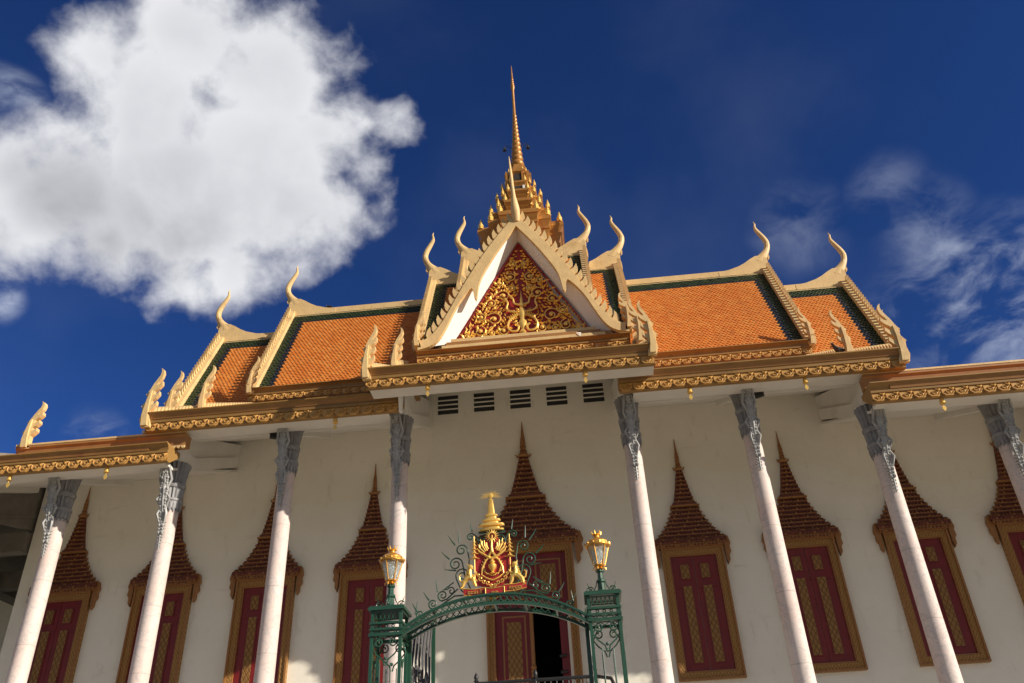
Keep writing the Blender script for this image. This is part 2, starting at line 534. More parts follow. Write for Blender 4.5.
# hall wall with the door opening
DX = 1.2318; DH = 9.3638
DI = DX - 0.30                                    # half width of the opening
b = MB()
H = 13.75
b.box(-15, -DI, WY, WY + 0.45, TZ, H)
b.box(DI, 15, WY, WY + 0.45, TZ, H)
b.box(-DI, DI, WY, WY + 0.45, DH - 0.28, H)
b.box(-3.4, 3.4, WY, WY + 0.45, H, 15.0)
b.box(-15, -14.55, WY + 0.45, 12, TZ, H); b.box(14.55, 15, WY + 0.45, 12, TZ, H)
b.box(-27, 27, 12, 12.4, TZ, H)
b.box(-27, -18.9, 9.0, 9.3, TZ, 12.2); b.box(18.9, 27, 9.0, 9.3, TZ, 12.2)
b.box(-15.06, -DX, WY - 0.10, WY, TZ, TZ + 0.75); b.box(DX, 15.06, WY - 0.10, WY, TZ, TZ + 0.75)
hall = b.build('hall_wall', 'wall', T)
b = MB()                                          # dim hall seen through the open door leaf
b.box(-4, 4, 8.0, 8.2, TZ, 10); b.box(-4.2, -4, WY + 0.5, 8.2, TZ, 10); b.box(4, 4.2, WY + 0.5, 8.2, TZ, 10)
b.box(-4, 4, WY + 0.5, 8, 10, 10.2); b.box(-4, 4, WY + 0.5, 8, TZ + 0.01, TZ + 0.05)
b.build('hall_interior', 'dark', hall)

# ventilation slots above the door
for k in range(5):
    cx = -2.29 + k * 1.143
    b = MB()
    b.box(cx - 0.32, cx + 0.32, WY - 0.012, WY + 0.02, 13.78, 14.42, 0)
    for j in range(3):
        z = 13.94 + j * 0.16
        b.box(cx - 0.32, cx + 0.32, WY - 0.03, WY - 0.014, z - 0.02, z + 0.02, 1)
    b.build('vent', ['black', 'wall'], T)

# columns
def make_column(x, y, top):
    o = (x, y, TZ)
    b = MB()
    b.lathe((x, y, 0), [(0.29, TZ + 0.55), (0.235, TZ + 0.7), (0.23, TZ + 1.5), (0.208, top - 1.3)], 28)
    col = b.build('column', 'marble', T, loc=o, smooth=True)
    b = MB()
    b.box(x - 0.42, x + 0.42, y - 0.42, y + 0.42, TZ, TZ + 0.3)
    b.lathe((x, y, TZ), [(0.40, 0.3), (0.42, 0.36), (0.38, 0.42), (0.34, 0.48), (0.33, 0.55)], 28)
    b.build('column_base', 'marble', col, smooth=True)
    b = MB()
    b.lathe((x, y, top), [(0.261, 0.02), (0.331, 0.0), (0.335, -0.05), (0.309, -0.08), (0.283, -0.25), (0.239, -0.56)], 32, flute=0.16)
    b.lathe((x, y, top), [(0.244, -0.55), (0.270, -0.57), (0.278, -0.62), (0.261, -0.68), (0.235, -0.70)], 32)
    b.lathe((x, y, top), [(0.235, -0.68), (0.257, -0.72), (0.228, -0.99)], 32, flute=0.15)
    b.lathe((x, y, top), [(0.235, -0.98), (0.265, -1.0), (0.270, -1.05), (0.235, -1.08)], 32)
    for k in range(16):                           # ring of hanging lotus leaves
        a = 2 * PI * k / 16
        p = Vector((math.cos(a), math.sin(a), 0)); q = Vector((-math.sin(a), math.cos(a), 0))
        c0 = Vector((x, y, top))
        v = [c0 + p * 0.240 + q * 0.046 + Vector((0, 0, -1.06)), c0 + p * 0.240 - q * 0.046 + Vector((0, 0, -1.06)),
             c0 + p * 0.243 - q * 0.044 + Vector((0, 0, -1.25)), c0 + p * 0.230 + Vector((0, 0, -1.38)), c0 + p * 0.243 + q * 0.044 + Vector((0, 0, -1.25)),
             c0 + p * 0.262 + Vector((0, 0, -1.18))]
        b.add(v, [(0, 1, 5), (1, 2, 5), (2, 3, 5), (3, 4, 5), (4, 0, 5)])
    b.lathe((x, y, top), [(0.209, -1.0), (0.213, -1.3)], 24)
    b.build('capital', 'stone', col, loc=o)
    # winged guardian figure leaning out from the capital to the eave, with a serrated tail
    b = MB()
    P = bez([(-0.78, 0.10), (-0.70, -0.15), (-0.58, -0.45), (-0.50, -0.72), (-0.46, -1.0), (-0.40, -1.3), (-0.33, -1.6), (-0.285, -1.95), (-0.25, -2.35)], 4)
    R_ = [0.045, 0.06, 0.05, 0.06, 0.075, 0.075, 0.055, 0.06, 0.07, 0.085, 0.11, 0.10, 0.085, 0.11, 0.13, 0.115, 0.10, 0.10, 0.11, 0.10, 0.085, 0.075, 0.07, 0.065]
    n = len(P)
    b.tube([(x, y + p[0], top + p[1]) for p in P], [0.82 * R_[min(i, len(R_) - 1)] * (1 if i < 24 else 0.7 * (n - i) / (n - 24) + 0.25) for i in range(n)], 7)
    for i in range(2, n - 4):                      # scales, ornaments and folds
        for sx in (-1, 1):
            q = P[i]; rr = 0.82 * R_[min(i, len(R_) - 1)]
            b.ball((x + sx * rr * 0.8, y + q[0] - rr * 0.5, top + q[1]), 0.028 if i % 2 else 0.04, n=6, k=4, sq=(1, 1, 1.3))
    b.ball((x, y - 0.80, top + 0.02), 0.06); b.ball((x, y - 0.66, top - 0.22), 0.085)
    for sx in (-1, 1):                            # raised wings and arms
        b.tube([(x + sx * 0.06, y - 0.5, top - 0.85), (x + sx * 0.15, y - 0.52, top - 0.62), (x + sx * 0.11, y - 0.66, top - 0.32), (x + sx * 0.05, y - 0.76, top - 0.02)], [0.035, 0.04, 0.03, 0.02], 6)
        b.tube([(x + sx * 0.08, y - 0.46, top - 1.0), (x + sx * 0.17, y - 0.48, top - 1.12), (x + sx * 0.09, y - 0.42, top - 1.28)], [0.032, 0.034, 0.022], 6)
        b.tube([(x + sx * 0.05, y - 0.38, top - 1.3), (x + sx * 0.12, y - 0.42, top - 1.5), (x + sx * 0.06, y - 0.33, top - 1.72)], [0.036, 0.036, 0.022], 6)
    for k in range(9):
        z = top - 1.66 - 0.078 * k; w = 0.10 - 0.006 * k
        b.box(x - w * 0.8, x + w * 0.8, y - 0.345 + 0.010 * k, y - 0.235, z - 0.024, z + 0.012)
    b.build('bracket_figure', 'palestone', col, loc=o, smooth=True, angle=50)
    return col

HC, HLO = 11.952, 11.133
c0 = make_column(-6, 0, HC)
for x in (-3, 3, 6):
    copy_tree(c0, T, (x + 6, 0, 0))
c1 = make_column(-12, 0, HLO)
for x in (-15, -9, 9, 12, 15):
    copy_tree(c1, T, (x + 12, 0, 0))
c2 = make_column(-18.3, 0, HLO - 0.85)
copy_tree(c2, T, (36.6, 0, 0))
for sx in (-18.3, 18.3):
    for k in range(1, 4):
        copy_tree(c2, T, (sx + 18.3, 3.3 * k, 0))

# windows
FW, HT, HB, TIP = 0.8465, 8.9575, 5.5231, 12.2656

def crest(b, cx, y, fw, z0, tip, depth, m=0, g=1):
    """stacked spire crest over a window: tiers with rows of antefix teeth"""
    h = tip - z0; k = fw / 0.8465; s = h / 3.31
    b.box(cx - 0.93 * k, cx + 0.93 * k, y - depth, y, z0, z0 + 0.10 * s, g)
    b.box(cx - 0.97 * k, cx + 0.97 * k, y - depth - 0.04, y, z0 + 0.10 * s, z0 + 0.20 * s, m)
    zz = z0 + 0.20 * s
    W0 = [(0.95, 0.10), (0.83, 0.12), (0.72, 0.12), (0.63, 0.125), (0.555, 0.125), (0.49, 0.13), (0.43, 0.13), (0.385, 0.13)]
    def teeth(w, z, th, dd):
        nt = max(3, int(2 * w / 0.095))
        for i in range(nt):
            t = cx - w + (i + 0.5) * 2 * w / nt
            q = w / nt * 0.8
            b.add([(t - q, y - dd - 0.012, z), (t + q, y - dd - 0.012, z), (t, y - dd + 0.01, z + th), (t, y - dd - 0.04, z + th * 0.3)],
                  [(0, 1, 3), (1, 2, 3), (2, 0, 3)], g if i % 4 == 1 else m)
    teeth(0.92 * k, z0 + 0.005, 0.085 * s, depth); teeth(0.98 * k, z0 + 0.10 * s, 0.09 * s, depth + 0.045); teeth(0.90 * k, z0 + 0.20 * s, 0.07 * s, depth + 0.02)
    for i, (w, th) in enumerate(W0):
        w *= k; th *= s; dd = depth * (1 - 0.08 * i)
        b.box(cx - w, cx + w, y - dd, y, zz, zz + th * 0.42, m)
        b.box(cx - w * 0.94, cx + w * 0.94, y - dd + 0.035, y, zz + th * 0.42, zz + th, m)
        b.box(cx - w - 0.006, cx + w + 0.006, y - dd - 0.012, y - dd - 0.001, zz + th * 0.24, zz + th * 0.40, g)
        teeth(w, zz + th * 0.42, th * 0.62, dd)
        for sx in (-1, 1):
            b.add([(cx + sx * w, y - dd * 0.9, zz + th * 0.4), (cx + sx * (w + 0.05), y - dd * 0.5, zz + th * 0.8), (cx + sx * w * 0.93, y - dd * 0.9, zz + th * 0.9), (cx + sx * w, y, zz + th * 0.4)], [(0, 1, 2), (1, 3, 2), (0, 3, 1)], g)
        zz += th
    w = 0.40 * k                                   # waist cornice
    b.box(cx - w, cx + w, y - depth * 0.75, y, zz, zz + 0.05 * s, g); b.box(cx - w * 0.85, cx + w * 0.85, y - depth * 0.7, y, zz + 0.05 * s, zz + 0.11 * s, m)
    zz += 0.11 * s
    W1 = [0.295, 0.265, 0.235, 0.205, 0.18, 0.155, 0.13, 0.105]
    for i, w in enumerate(W1):
        w *= k; th = 0.125 * s; dd = depth * 0.6
        b.box(cx - w, cx + w, y - dd, y, zz, zz + th * 0.4, m)
        b.box(cx - w * 0.92, cx + w * 0.92, y - dd + 0.03, y, zz + th * 0.4, zz + th, m)
        b.box(cx - w - 0.005, cx + w + 0.005, y - dd - 0.012, y - dd - 0.001, zz + th * 0.22, zz + th * 0.38, g)
        teeth(w, zz + th * 0.4, th * 0.62, dd)
        zz += th
    b.lathe((cx, y - 0.05, zz), [(0.09 * k, 0), (0.13 * k, 0.05), (0.10 * k, 0.12), (0.06 * k, 0.16)], 8, g)
    for sx in (-1, 1):
        b.tube([(cx, y - 0.05, zz + 0.04), (cx + sx * 0.13 * k, y - 0.05, zz + 0.05), (cx + sx * 0.17 * k, y - 0.05, zz + 0.12)], [0.03, 0.03, 0.012], 5, g)
    z1 = zz + 0.16
    b.lathe((cx, y - 0.05, 0), [(0.065 * k, z1), (0.055 * k, z1 + (tip - z1) * 0.35), (0.03 * k, z1 + (tip - z1) * 0.6), (0.01, tip)], 8, g)
    for j in range(4):
        zr = z1 + (tip - z1) * (0.05 + 0.13 * j)
        b.lathe((cx, y - 0.05, zr), [(0.04 * k, -0.025), (0.08 * k * (1 - 0.12 * j), 0), (0.04 * k, 0.025)], 8, m)
    for sx in (-1, 1):                             # flame ears that hang beside the frame
        O = [(0.90, 0.22), (1.02, 0.26), (1.07, 0.05), (1.03, -0.05), (1.05, -0.2), (0.99, -0.28), (0.99, -0.42), (0.93, -0.52), (0.90, -0.36), (0.89, -0.1)]
        b.prism([(cx + sx * p[0] * k, z0 + p[1] * s) for p in O], 'y', y - depth * 0.6, y - 0.003, g)


def make_window(cx):
    o = (cx, WY, HB)
    b = MB(); y = WY - 0.002
    t = 0.185
    for a, c, e, f in ((-FW, FW, HB, HB + t), (-FW, FW, HT - t, HT), (-FW, -FW + t, HB + t, HT - t), (FW - t, FW, HB + t, HT - t)):
        b.box(cx + a, cx + c, y - 0.11, y, e, f)
    for a, c, e, f in ((-FW, FW, HB, HB + 0.05), (-FW, FW, HT - 0.05, HT), (-FW, -FW + 0.05, HB + 0.05, HT - 0.05), (FW - 0.05, FW, HB + 0.05, HT - 0.05)):
        b.box(cx + a, cx + c, y - 0.15, y - 0.112, e, f, 1)
    i0 = FW - t
    for a, c, e, f in ((-i0, i0, HB + t, HB + t + 0.04), (-i0, i0, HT - t - 0.04, HT - t), (-i0, -i0 + 0.04, HB + t + 0.04, HT - t - 0.04), (i0 - 0.04, i0, HB + t + 0.04, HT - t - 0.04)):
        b.box(cx + a, cx + c, y - 0.09, y, e, f, 1)
    w = b.build('window', ['frame', 'crestgold'], T, loc=o)
    for sx in (-1, 1):
        b = MB()
        x0, x1 = sorted((cx + sx * 0.006, cx + sx * (i0 - 0.042)))
        z0, z1 = HB + t + 0.042, HT - t - 0.042
        b.box(x0, x1, y - 0.035, y, z0, z1, 0)
        pc = cx + sx * 0.27
        for zc, hh in ((z1 - 0.42, 0.19), (z0 + 1.18, 0.98)):
            b.box(pc - 0.15, pc + 0.15, y - 0.05, y - 0.037, zc - hh - 0.035, zc + hh + 0.035, 0)
            b.box(pc - 0.112, pc + 0.112, y - 0.068, y - 0.052, zc - hh, zc + hh, 1)
        b.box(x0, x1, y - 0.052, y - 0.036, z1 - 0.86, z1 - 0.80, 0)
        b.build('shutter', ['red', 'panel'], w, loc=o)
    b = MB()
    crest(b, cx, WY - 0.004, FW, HT + 0.003, TIP, 0.2)
    b.build('crest', ['crest', 'crestgold'], w, loc=o)
    return w

w0 = make_window(-1.5 * 3.0)
for k in (-13.5, -10.5, -7.5, 4.5, 7.5, 10.5, 13.5):
    copy_tree(w0, T, (k + 4.5, 0, 0))

# door: left leaf shut, right leaf swung into the hall
b = MB(); y = WY - 0.002; t = 0.22
b.box(-DX, -DX + t, y - 0.13, y + 0.1, TZ, DH - t); b.box(DX - t, DX, y - 0.13, y + 0.1, TZ, DH - t)
b.box(-DX, DX, y - 0.13, y + 0.1, DH - t, DH)
for sx in (-1, 1):
    x0, x1 = sorted((sx * (DX - 0.06), sx * DX)); b.box(x0, x1, y - 0.17, y - 0.132, TZ, DH - 0.06, 1)
    x0, x1 = sorted((sx * (DX - t), sx * (DX - t + 0.05))); b.box(x0, x1, y - 0.16, y - 0.132, TZ, DH - t, 1)
b.box(-DX, DX, y - 0.17, y - 0.132, DH - 0.06, DH, 1)
door = b.build('door', ['frame', 'crestgold'], T, loc=(0, WY, TZ))
b = MB(); di = DX - t - 0.003
b.box(-di, di, y - 0.02, y + 0.08, 7.66, DH - t - 0.003, 0)          # transom panels over both leaves
for px in (-0.5, 0.5):
    b.box(px - 0.36, px + 0.36, y - 0.045, y - 0.022, 7.86, 8.96, 1)
    b.box(px - 0.31, px + 0.31, y - 0.062, y - 0.047, 7.91, 8.91, 0)
    b.box(px - 0.22, px + 0.22, y - 0.078, y - 0.064, 8.02, 8.80, 2)
b.build('transom', ['red', 'crestgold', 'panel'], door, loc=(0, WY, TZ))
b = MB()
b.box(-di, -0.02, y - 0.02, y + 0.06, TZ, 7.657, 0)
b.box(-0.82, -0.18, y - 0.04, y - 0.022, TZ + 0.4, 7.45, 1)
b.box(-0.775, -0.225, y - 0.055, y - 0.042, TZ + 0.45, 7.40, 0)
b.box(-0.69, -0.31, y - 0.07, y - 0.057, TZ + 0.6, 7.28, 2)
b.tube([(-0.03, y - 0.05, TZ), (-0.03, y - 0.05, 7.6)], 0.055, 8, 1)
for z in (5.9, 6.0, 6.1):
    b.ball((-0.03, y - 0.06, z), 0.08, 1)
b.build('door_leaf', ['red', 'crestgold', 'panel'], door, loc=(0, WY, TZ))
b = MB()
b.box(0.86, 0.94, y + 0.1, y + 1.0, TZ, 7.6, 0)
b.box(0.72, di, y + 0.02, y + 0.08, TZ, 7.64, 0)
for z in (5.55, 5.95, 6.35):
    b.tube([(0.70, y - 0.02, z), (0.86, y - 0.05, z)], 0.035, 6, 1); b.ball((0.70, y - 0.02, z), 0.05, 1)
b.build('door_leaf', ['red', 'black'], door, loc=(0, WY, TZ))
b = MB()
crest(b, 0, WY - 0.004, DX, DH + 0.003, 13.2595, 0.24)
b.build('crest', ['crest', 'crestgold'], door, loc=(0, WY, TZ))

# ceilings of the veranda: white boards under the sloping roofs, beams over the columns
b = MB()
def soffit(x0, x1, ye, ze, flat, slope, y1=WY - 0.003, th=0.07):
    b.prism([(ye, ze), (ye + flat, ze), (y1, ze + (y1 - ye - flat) * slope), (y1, ze + th + (y1 - ye - flat) * slope), (ye + flat, ze + th), (ye, ze + th)], 'x', x0, x1)
soffit(-3.38, 3.62, -2.06, 11.80, 0.55, 0.57)
soffit(-9.6, -3.13, -1.08, 11.64, 0.6, 0.47); soffit(3.13, 9.75, -1.08, 11.64, 0.6, 0.47)
soffit(-15.0, -8.88, -1.08, 10.78, 0.6, 0.42); soffit(8.88, 15.0, -1.08, 10.78, 0.6, 0.42)
for s in (-1, 1):
    def sb(x0, x1, *r):
        x0, x1 = sorted((s * x0, s * x1)); b.box(x0, x1, *r)
    sb(3.13, 8.87, -0.3, 0.3, HC + 0.002, HC + 0.42)                 # long beams
    sb(9.13, 15.1, -0.3, 0.3, HLO + 0.002, HLO + 0.42)
    def px(x0, x1, pts):
        x0, x1 = sorted((s * x0, s * x1)); b.prism(pts, 'x', x0, x1)
    for cx, zc, top0, top1 in ((3.0, HC, 12.62, 14.3), (9.0, HLO, 11.78, 13.3)):   # raking cross walls at the roof steps, ledge below
        px(cx - 0.13, cx + 0.13, [(-0.6, zc + 0.05), (0.35, zc + 0.05), (WY - 0.004, zc + 1.44), (WY - 0.004, top1), (-0.6, top0)])
        px(cx - 0.22, cx + 0.22, [(-0.64, zc + 0.003), (0.36, zc + 0.003), (WY - 0.35, zc + 1.24), (WY - 0.35, zc + 1.58), (0.36, zc + 0.36), (-0.64, zc + 0.36)])
    for cx in (6, 12, 15):
        zc, ze, fl, sl = (HC, 11.64, 0.6, 0.47) if cx == 6 else (HLO, 10.78, 0.6, 0.42)
        z1 = ze + (WY - (-1.08) - fl) * sl; z0 = ze + (0.3 + 1.08 - fl) * sl
        px(cx - 0.15, cx + 0.15, [(0.302, z0 - 0.12), (WY - 0.5, z1 - 0.38), (WY - 0.5, z1 - 0.1), (0.302, z0 + 0.03)])
b.build('veranda_ceiling', 'soffit', T)
for s in (-1, 1):                                    # ceilings of the lower end wings, enclosed shade put into their grey
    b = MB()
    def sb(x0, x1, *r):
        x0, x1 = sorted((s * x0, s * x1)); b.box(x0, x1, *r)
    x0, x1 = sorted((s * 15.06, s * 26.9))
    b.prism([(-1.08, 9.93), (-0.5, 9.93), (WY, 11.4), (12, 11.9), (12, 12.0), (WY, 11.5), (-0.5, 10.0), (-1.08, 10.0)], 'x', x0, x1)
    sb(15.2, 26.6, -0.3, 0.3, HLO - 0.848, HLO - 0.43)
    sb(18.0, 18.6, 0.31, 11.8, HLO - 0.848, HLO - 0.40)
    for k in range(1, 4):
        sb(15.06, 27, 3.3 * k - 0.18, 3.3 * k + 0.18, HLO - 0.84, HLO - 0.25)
    b.prism([(-1.36, 9.9), (-1.36, 11.3), (-0.5, 11.9), (4.6, 14.0), (12.3, 14.0), (12.3, 11.0), (WY, 11.0), (-0.3, HLO - 0.85)], 'x', min(s * 15.10, s * 15.205), max(s * 15.10, s * 15.205))  # step wall added to block sun leaking in between the roof levels
    b.build('end_wing_ceiling', 'shadegrey', T)

# ------------------------------------------------------------------ roofs
def tile_slope(b, xL, xR, y0, z0, y1, z1, gl=0.0, gr=0.0, gt=0.0, nv=0.0, tw=0.135, rh=0.115):
    """individual pointed tiles in overlapping rows; m 0 orange, 1 green, 2 navy"""
    L = math.hypot(y1 - y0, z1 - z0)
    d = ((y1 - y0) / L, (z1 - z0) / L); nn = (-d[1], d[0])
    def P(x, s, h):
        return (x, y0 + d[0] * s + nn[0] * h, z0 + d[1] * s + nn[1] * h)
    nr = max(1, round(L / rh)); rh = L / nr
    nt = max(1, round((xR - xL) / tw)); tw = (xR - xL) / nt
    for i in range(nr):
        off = 0.5 if i % 2 else 0.0
        for j in range(nt + (1 if off else 0)):
            x0 = max(xL, xL + (j - off) * tw); x1 = min(xR, xL + (j + 1 - off) * tw)
            if x1 - x0 < 0.02: continue
            xm = (x0 + x1) / 2
            s0 = i * rh; s1 = s0 + rh * 1.25
            dl, dr, dt = xm - xL, xR - xm, L - s0 - rh / 2
            m = 0
            if (gl and dl < gl) or (gr and dr < gr) or (gt and dt < gt): m = 1
            elif (gl and dl < gl + nv) or (gr and dr < gr + nv) or (gt and dt < gt + nv * 0.5): m = 2
            j1 = random.uniform(-0.004, 0.004); h = 0.027 + j1; e = 0.004 * (j % 2)
            pts = [P(x0, s1, 0.002), P(x1, s1, 0.002), P(x1 - 0.004, s0 + rh * 0.22, h), P(xm, s0 - rh * 0.16, h + 0.006), P(x0 + 0.004, s0 + rh * 0.22, h)]
            lo = [P(x1 - 0.004, s0 + rh * 0.22, h - 0.022), P(xm, s0 - rh * 0.16, h - 0.018), P(x0 + 0.004, s0 + rh * 0.22, h - 0.022)]
            b.add(pts + lo, [(0, 1, 2, 3, 4), (2, 5, 6, 3), (3, 6, 7, 4)], m, uv=(i * 0.37 + 0.11 + off, j * 0.73 + 0.23))
    a, c = P(0, -0.02, -0.015), P(0, L, -0.015); e, f = P(0, L, -0.16), P(0, -0.02, -0.16)
    b.prism([a[1:], c[1:], e[1:], f[1:]], 'x', xL, xR, 3)


def border_unit(b, x, y, z, w, h, m):
    """one leaf of the running-scroll border"""
    q = 0.5 * w
    b.prism([(x - q * 0.96, z + h), (x - q * 0.98, z + h * 0.45), (x - q * 0.55, z + h * 0.08), (x + q * 0.1, z), (x + q * 0.7, z + h * 0.18), (x + q * 0.96, z + h * 0.6), (x + q * 0.96, z + h)], 'y', y - 0.015, y + 0.02, m)
    b.tube([(x - q * 0.9, y - 0.02, z + h * 0.9), (x - q * 0.9, y - 0.03, z + h * 0.42), (x - q * 0.4, y - 0.03, z + h * 0.12), (x + q * 0.3, y - 0.03, z + h * 0.12), (x + q * 0.85, y - 0.03, z + h * 0.55)], 0.016, 5, m)
    b.tube(spiral(x - q * 0.05, z + h * 0.52, q * 0.46, -2.0, 1.25, 9, y - 0.03, 0.25), 0.017, 5, m)
    b.tube([(x + q * 0.25, y - 0.02, z + h * 0.95), (x + q * 0.6, y - 0.045, z + h * 0.75), (x + q * 0.95, y - 0.02, z + h * 0.98)], [0.02, 0.035, 0.015], 5, m)


def eave(name, parent, xL, xR, y, zb, ch=0.22, fh=0.30, depth=0.5, m_f='fascia', w=0.33, ends=()):
    """carved scroll border below a moulded fascia that leans outward"""
    b = MB()
    b.prism([(y, zb + 0.02), (y, zb + ch), (y - 0.05, zb + ch + 0.02), (y - 0.06, zb + ch + 0.07), (y - 0.02, zb + ch + 0.09), (y - 0.05, zb + ch + fh * 0.62), (y - 0.12, zb + ch + fh * 0.86),
             (y - 0.16, zb + ch + fh * 0.90), (y - 0.16, zb + ch + fh), (y + depth, zb + ch + fh), (y + depth, zb + ch + fh - 0.12), (y + 0.14, zb + 0.02)], 'x', xL, xR, 0)
    n = max(1, round((xR - xL) / w)); w = (xR - xL) / n
    for i in range(n):
        border_unit(b, xL + (i + 0.5) * w, y - 0.003, zb, w, ch, 1)
    for x in ends:                                   # painted board that closes the end
        b.prism([(y - 0.03, zb - 0.01), (y - 0.18, zb + ch + fh * 0.86), (y - 0.18, zb + ch + fh + 0.02), (y + 0.10, zb + ch + fh + 0.02), (y + 0.10, zb - 0.01)], 'x', x - 0.035, x + 0.035, 2)
    return b.build(name, [m_f, 'carved', 'white'], parent)


def plain_fascia(name, parent, xL, xR, y, z0, z1, depth=0.35, m_f='redfascia', beads=True):
    b = MB(); h = z1 - z0
    b.prism([(y, z0), (y - 0.01, z0 + h * 0.25), (y - 0.05, z0 + h * 0.7), (y - 0.10, z0 + h * 0.82), (y - 0.10, z1), (y + depth, z1), (y + depth, z0)], 'x', xL, xR, 0)
    if beads:
        n = int((xR - xL) / 0.12)
        for i in range(n):
            x = xL + (i + 0.5) * (xR - xL) / n
            b.prism([(x - 0.05, z0), (x + 0.05, z0), (x + 0.035, z0 - 0.05), (x, z0 - 0.075), (x - 0.035, z0 - 0.05)], 'y', y - 0.02, y + 0.03, 1)
    return b.build(name, [m_f, 'cream'], parent)


def rake(b, x, p0, p1, sx, w=0.26, teeth=True, lo=-0.16, hi=0.16, tk=1.0):
    """bargeboard along a sloping edge in the plane x, with a row of small flame teeth"""
    L = math.hypot(p1[0] - p0[0], p1[1] - p0[1]); d = ((p1[0] - p0[0]) / L, (p1[1] - p0[1]) / L); nn = (-d[1], d[0])
    def P(s, h): return (p0[0] + d[0] * s + nn[0] * h, p0[1] + d[1] * s + nn[1] * h)
    b.prism([P(0, lo), P(L, lo), P(L, hi), P(0, hi)], 'x', x - w / 2, x + w / 2)
    if teeth:
        n = int(L / 0.20)
        xo = x + sx * w * 0.30
        for i in range(n):
            s = (i + 0.35) * L / n
            b.prism([P(s - 0.05, hi), P(s + 0.07, hi), P(s + 0.11, hi + 0.10 * tk), P(s + 0.09, hi + 0.20 * tk), P(s + 0.04, hi + 0.13 * tk), P(s - 0.03, hi + 0.08 * tk)], 'x', xo - 0.06, xo + 0.06)


def horn(name, parent, x, y, z, sx, s=1.0, tail=1.8, mx='cream'):
    """upswept ridge-end finial (chofa): flared foot, beak and slender curved horn"""
    O = [(0.03, 2.50), (0.09, 2.36), (0.075, 2.24), (0.12, 2.10), (0.24, 1.88), (0.37, 1.63), (0.44, 1.38), (0.42, 1.13), (0.34, 0.90), (0.25, 0.70), (0.19, 0.52), (0.18, 0.32)]
    I = [(0.01, 2.50), (0.02, 2.38), (-0.02, 2.24), (-0.03, 2.06), (0.06, 1.82), (0.16, 1.58), (0.22, 1.36), (0.19, 1.15), (0.08, 0.97), (-0.08, 0.82), (-0.28, 0.67), (-0.50, 0.55)]
    O = bez(O, 3); I = bez(I, 3)
    b = MB(); rings = []
    n = len(O)
    for k in range(n):
        o, i = O[k], I[k]
        c = (o + i) / 2; hv = (o - i) / 2
        t = 0.02 + 0.10 * min(1, k / (n * 0.6))
        rings.append([(x + sx * s * (c.x + hv.x * math.cos(a)), y + s * t * math.sin(a), z + s * (c.y + hv.y * math.cos(a))) for a in [2 * PI * q / 10 for q in range(10)]])
    b.loft(rings)
    F = [(0.16, 0.52), (0.165, 0.24), (0.20, 0.05), (0.21, -0.16), (0.19, -0.30), (-tail, -0.30), (-tail, 0.06), (-tail * 0.78, 0.12), (-1.0, 0.25), (-0.75, 0.38), (-0.5, 0.555), (-0.28, 0.68), (0.0, 0.7)]
    b.prism([(x + sx * s * p[0], z + s * p[1]) for p in F], 'y', y - 0.11 * s, y + 0.11 * s)
    b.prism([(x + sx * s * p[0], z + s * p[1]) for p in [(0.2, 0.80), (0.29, 0.72), (0.29, 0.60), (0.22, 0.52), (0.22, 0.62), (0.14, 0.62)]], 'y', y - 0.05 * s, y + 0.05 * s)
    return b.build(name, mx, parent, smooth=True, angle=35)


NAGA = [(.06, 0), (.105, .12), (.085, .24), (.10, .33), (.125, .345), (.09, .385), (.055, .43), (.055, .52), (.085, .545), (.045, .585), (.015, .64), (-.02, .72), (-.07, .80), (-.115, .87), (-.125, .94), (-.105, 1.0), (-.155, .965), (-.175, .90), (-.155, .82), (-.10, .75), (-.075, .70),
        (-.13, .715), (-.175, .765), (-.185, .70), (-.135, .645), (-.065, .60), (-.045, .53), (-.10, .54), (-.155, .59), (-.165, .53), (-.115, .475), (-.055, .44), (-.035, .37), (-.09, .375), (-.145, .425), (-.15, .36), (-.10, .305), (-.055, .27), (-.05, .15), (-.09, .06), (-.10, 0)]


def naga(name, parent, x, y, z, sx, h, th=0.10, wk=0.85):
    """flame-shaped serpent finial that stands on a roof corner"""
    b = MB()
    b.prism([(x + sx * p[0] * h * wk, z + p[1] * h) for p in NAGA], 'y', y - th / 2, y + th / 2)
    b.prism([(x + sx * p[0] * h * wk, z + p[1] * h) for p in [(.05, .02), (.07, .2), (.04, .42), (.0, .6), (-.03, .6), (-.02, .42), (-.03, .2), (-.06, .02)]], 'y', y - th * 0.9, y + th * 0.9)
    return b.build(name, 'cream', parent)


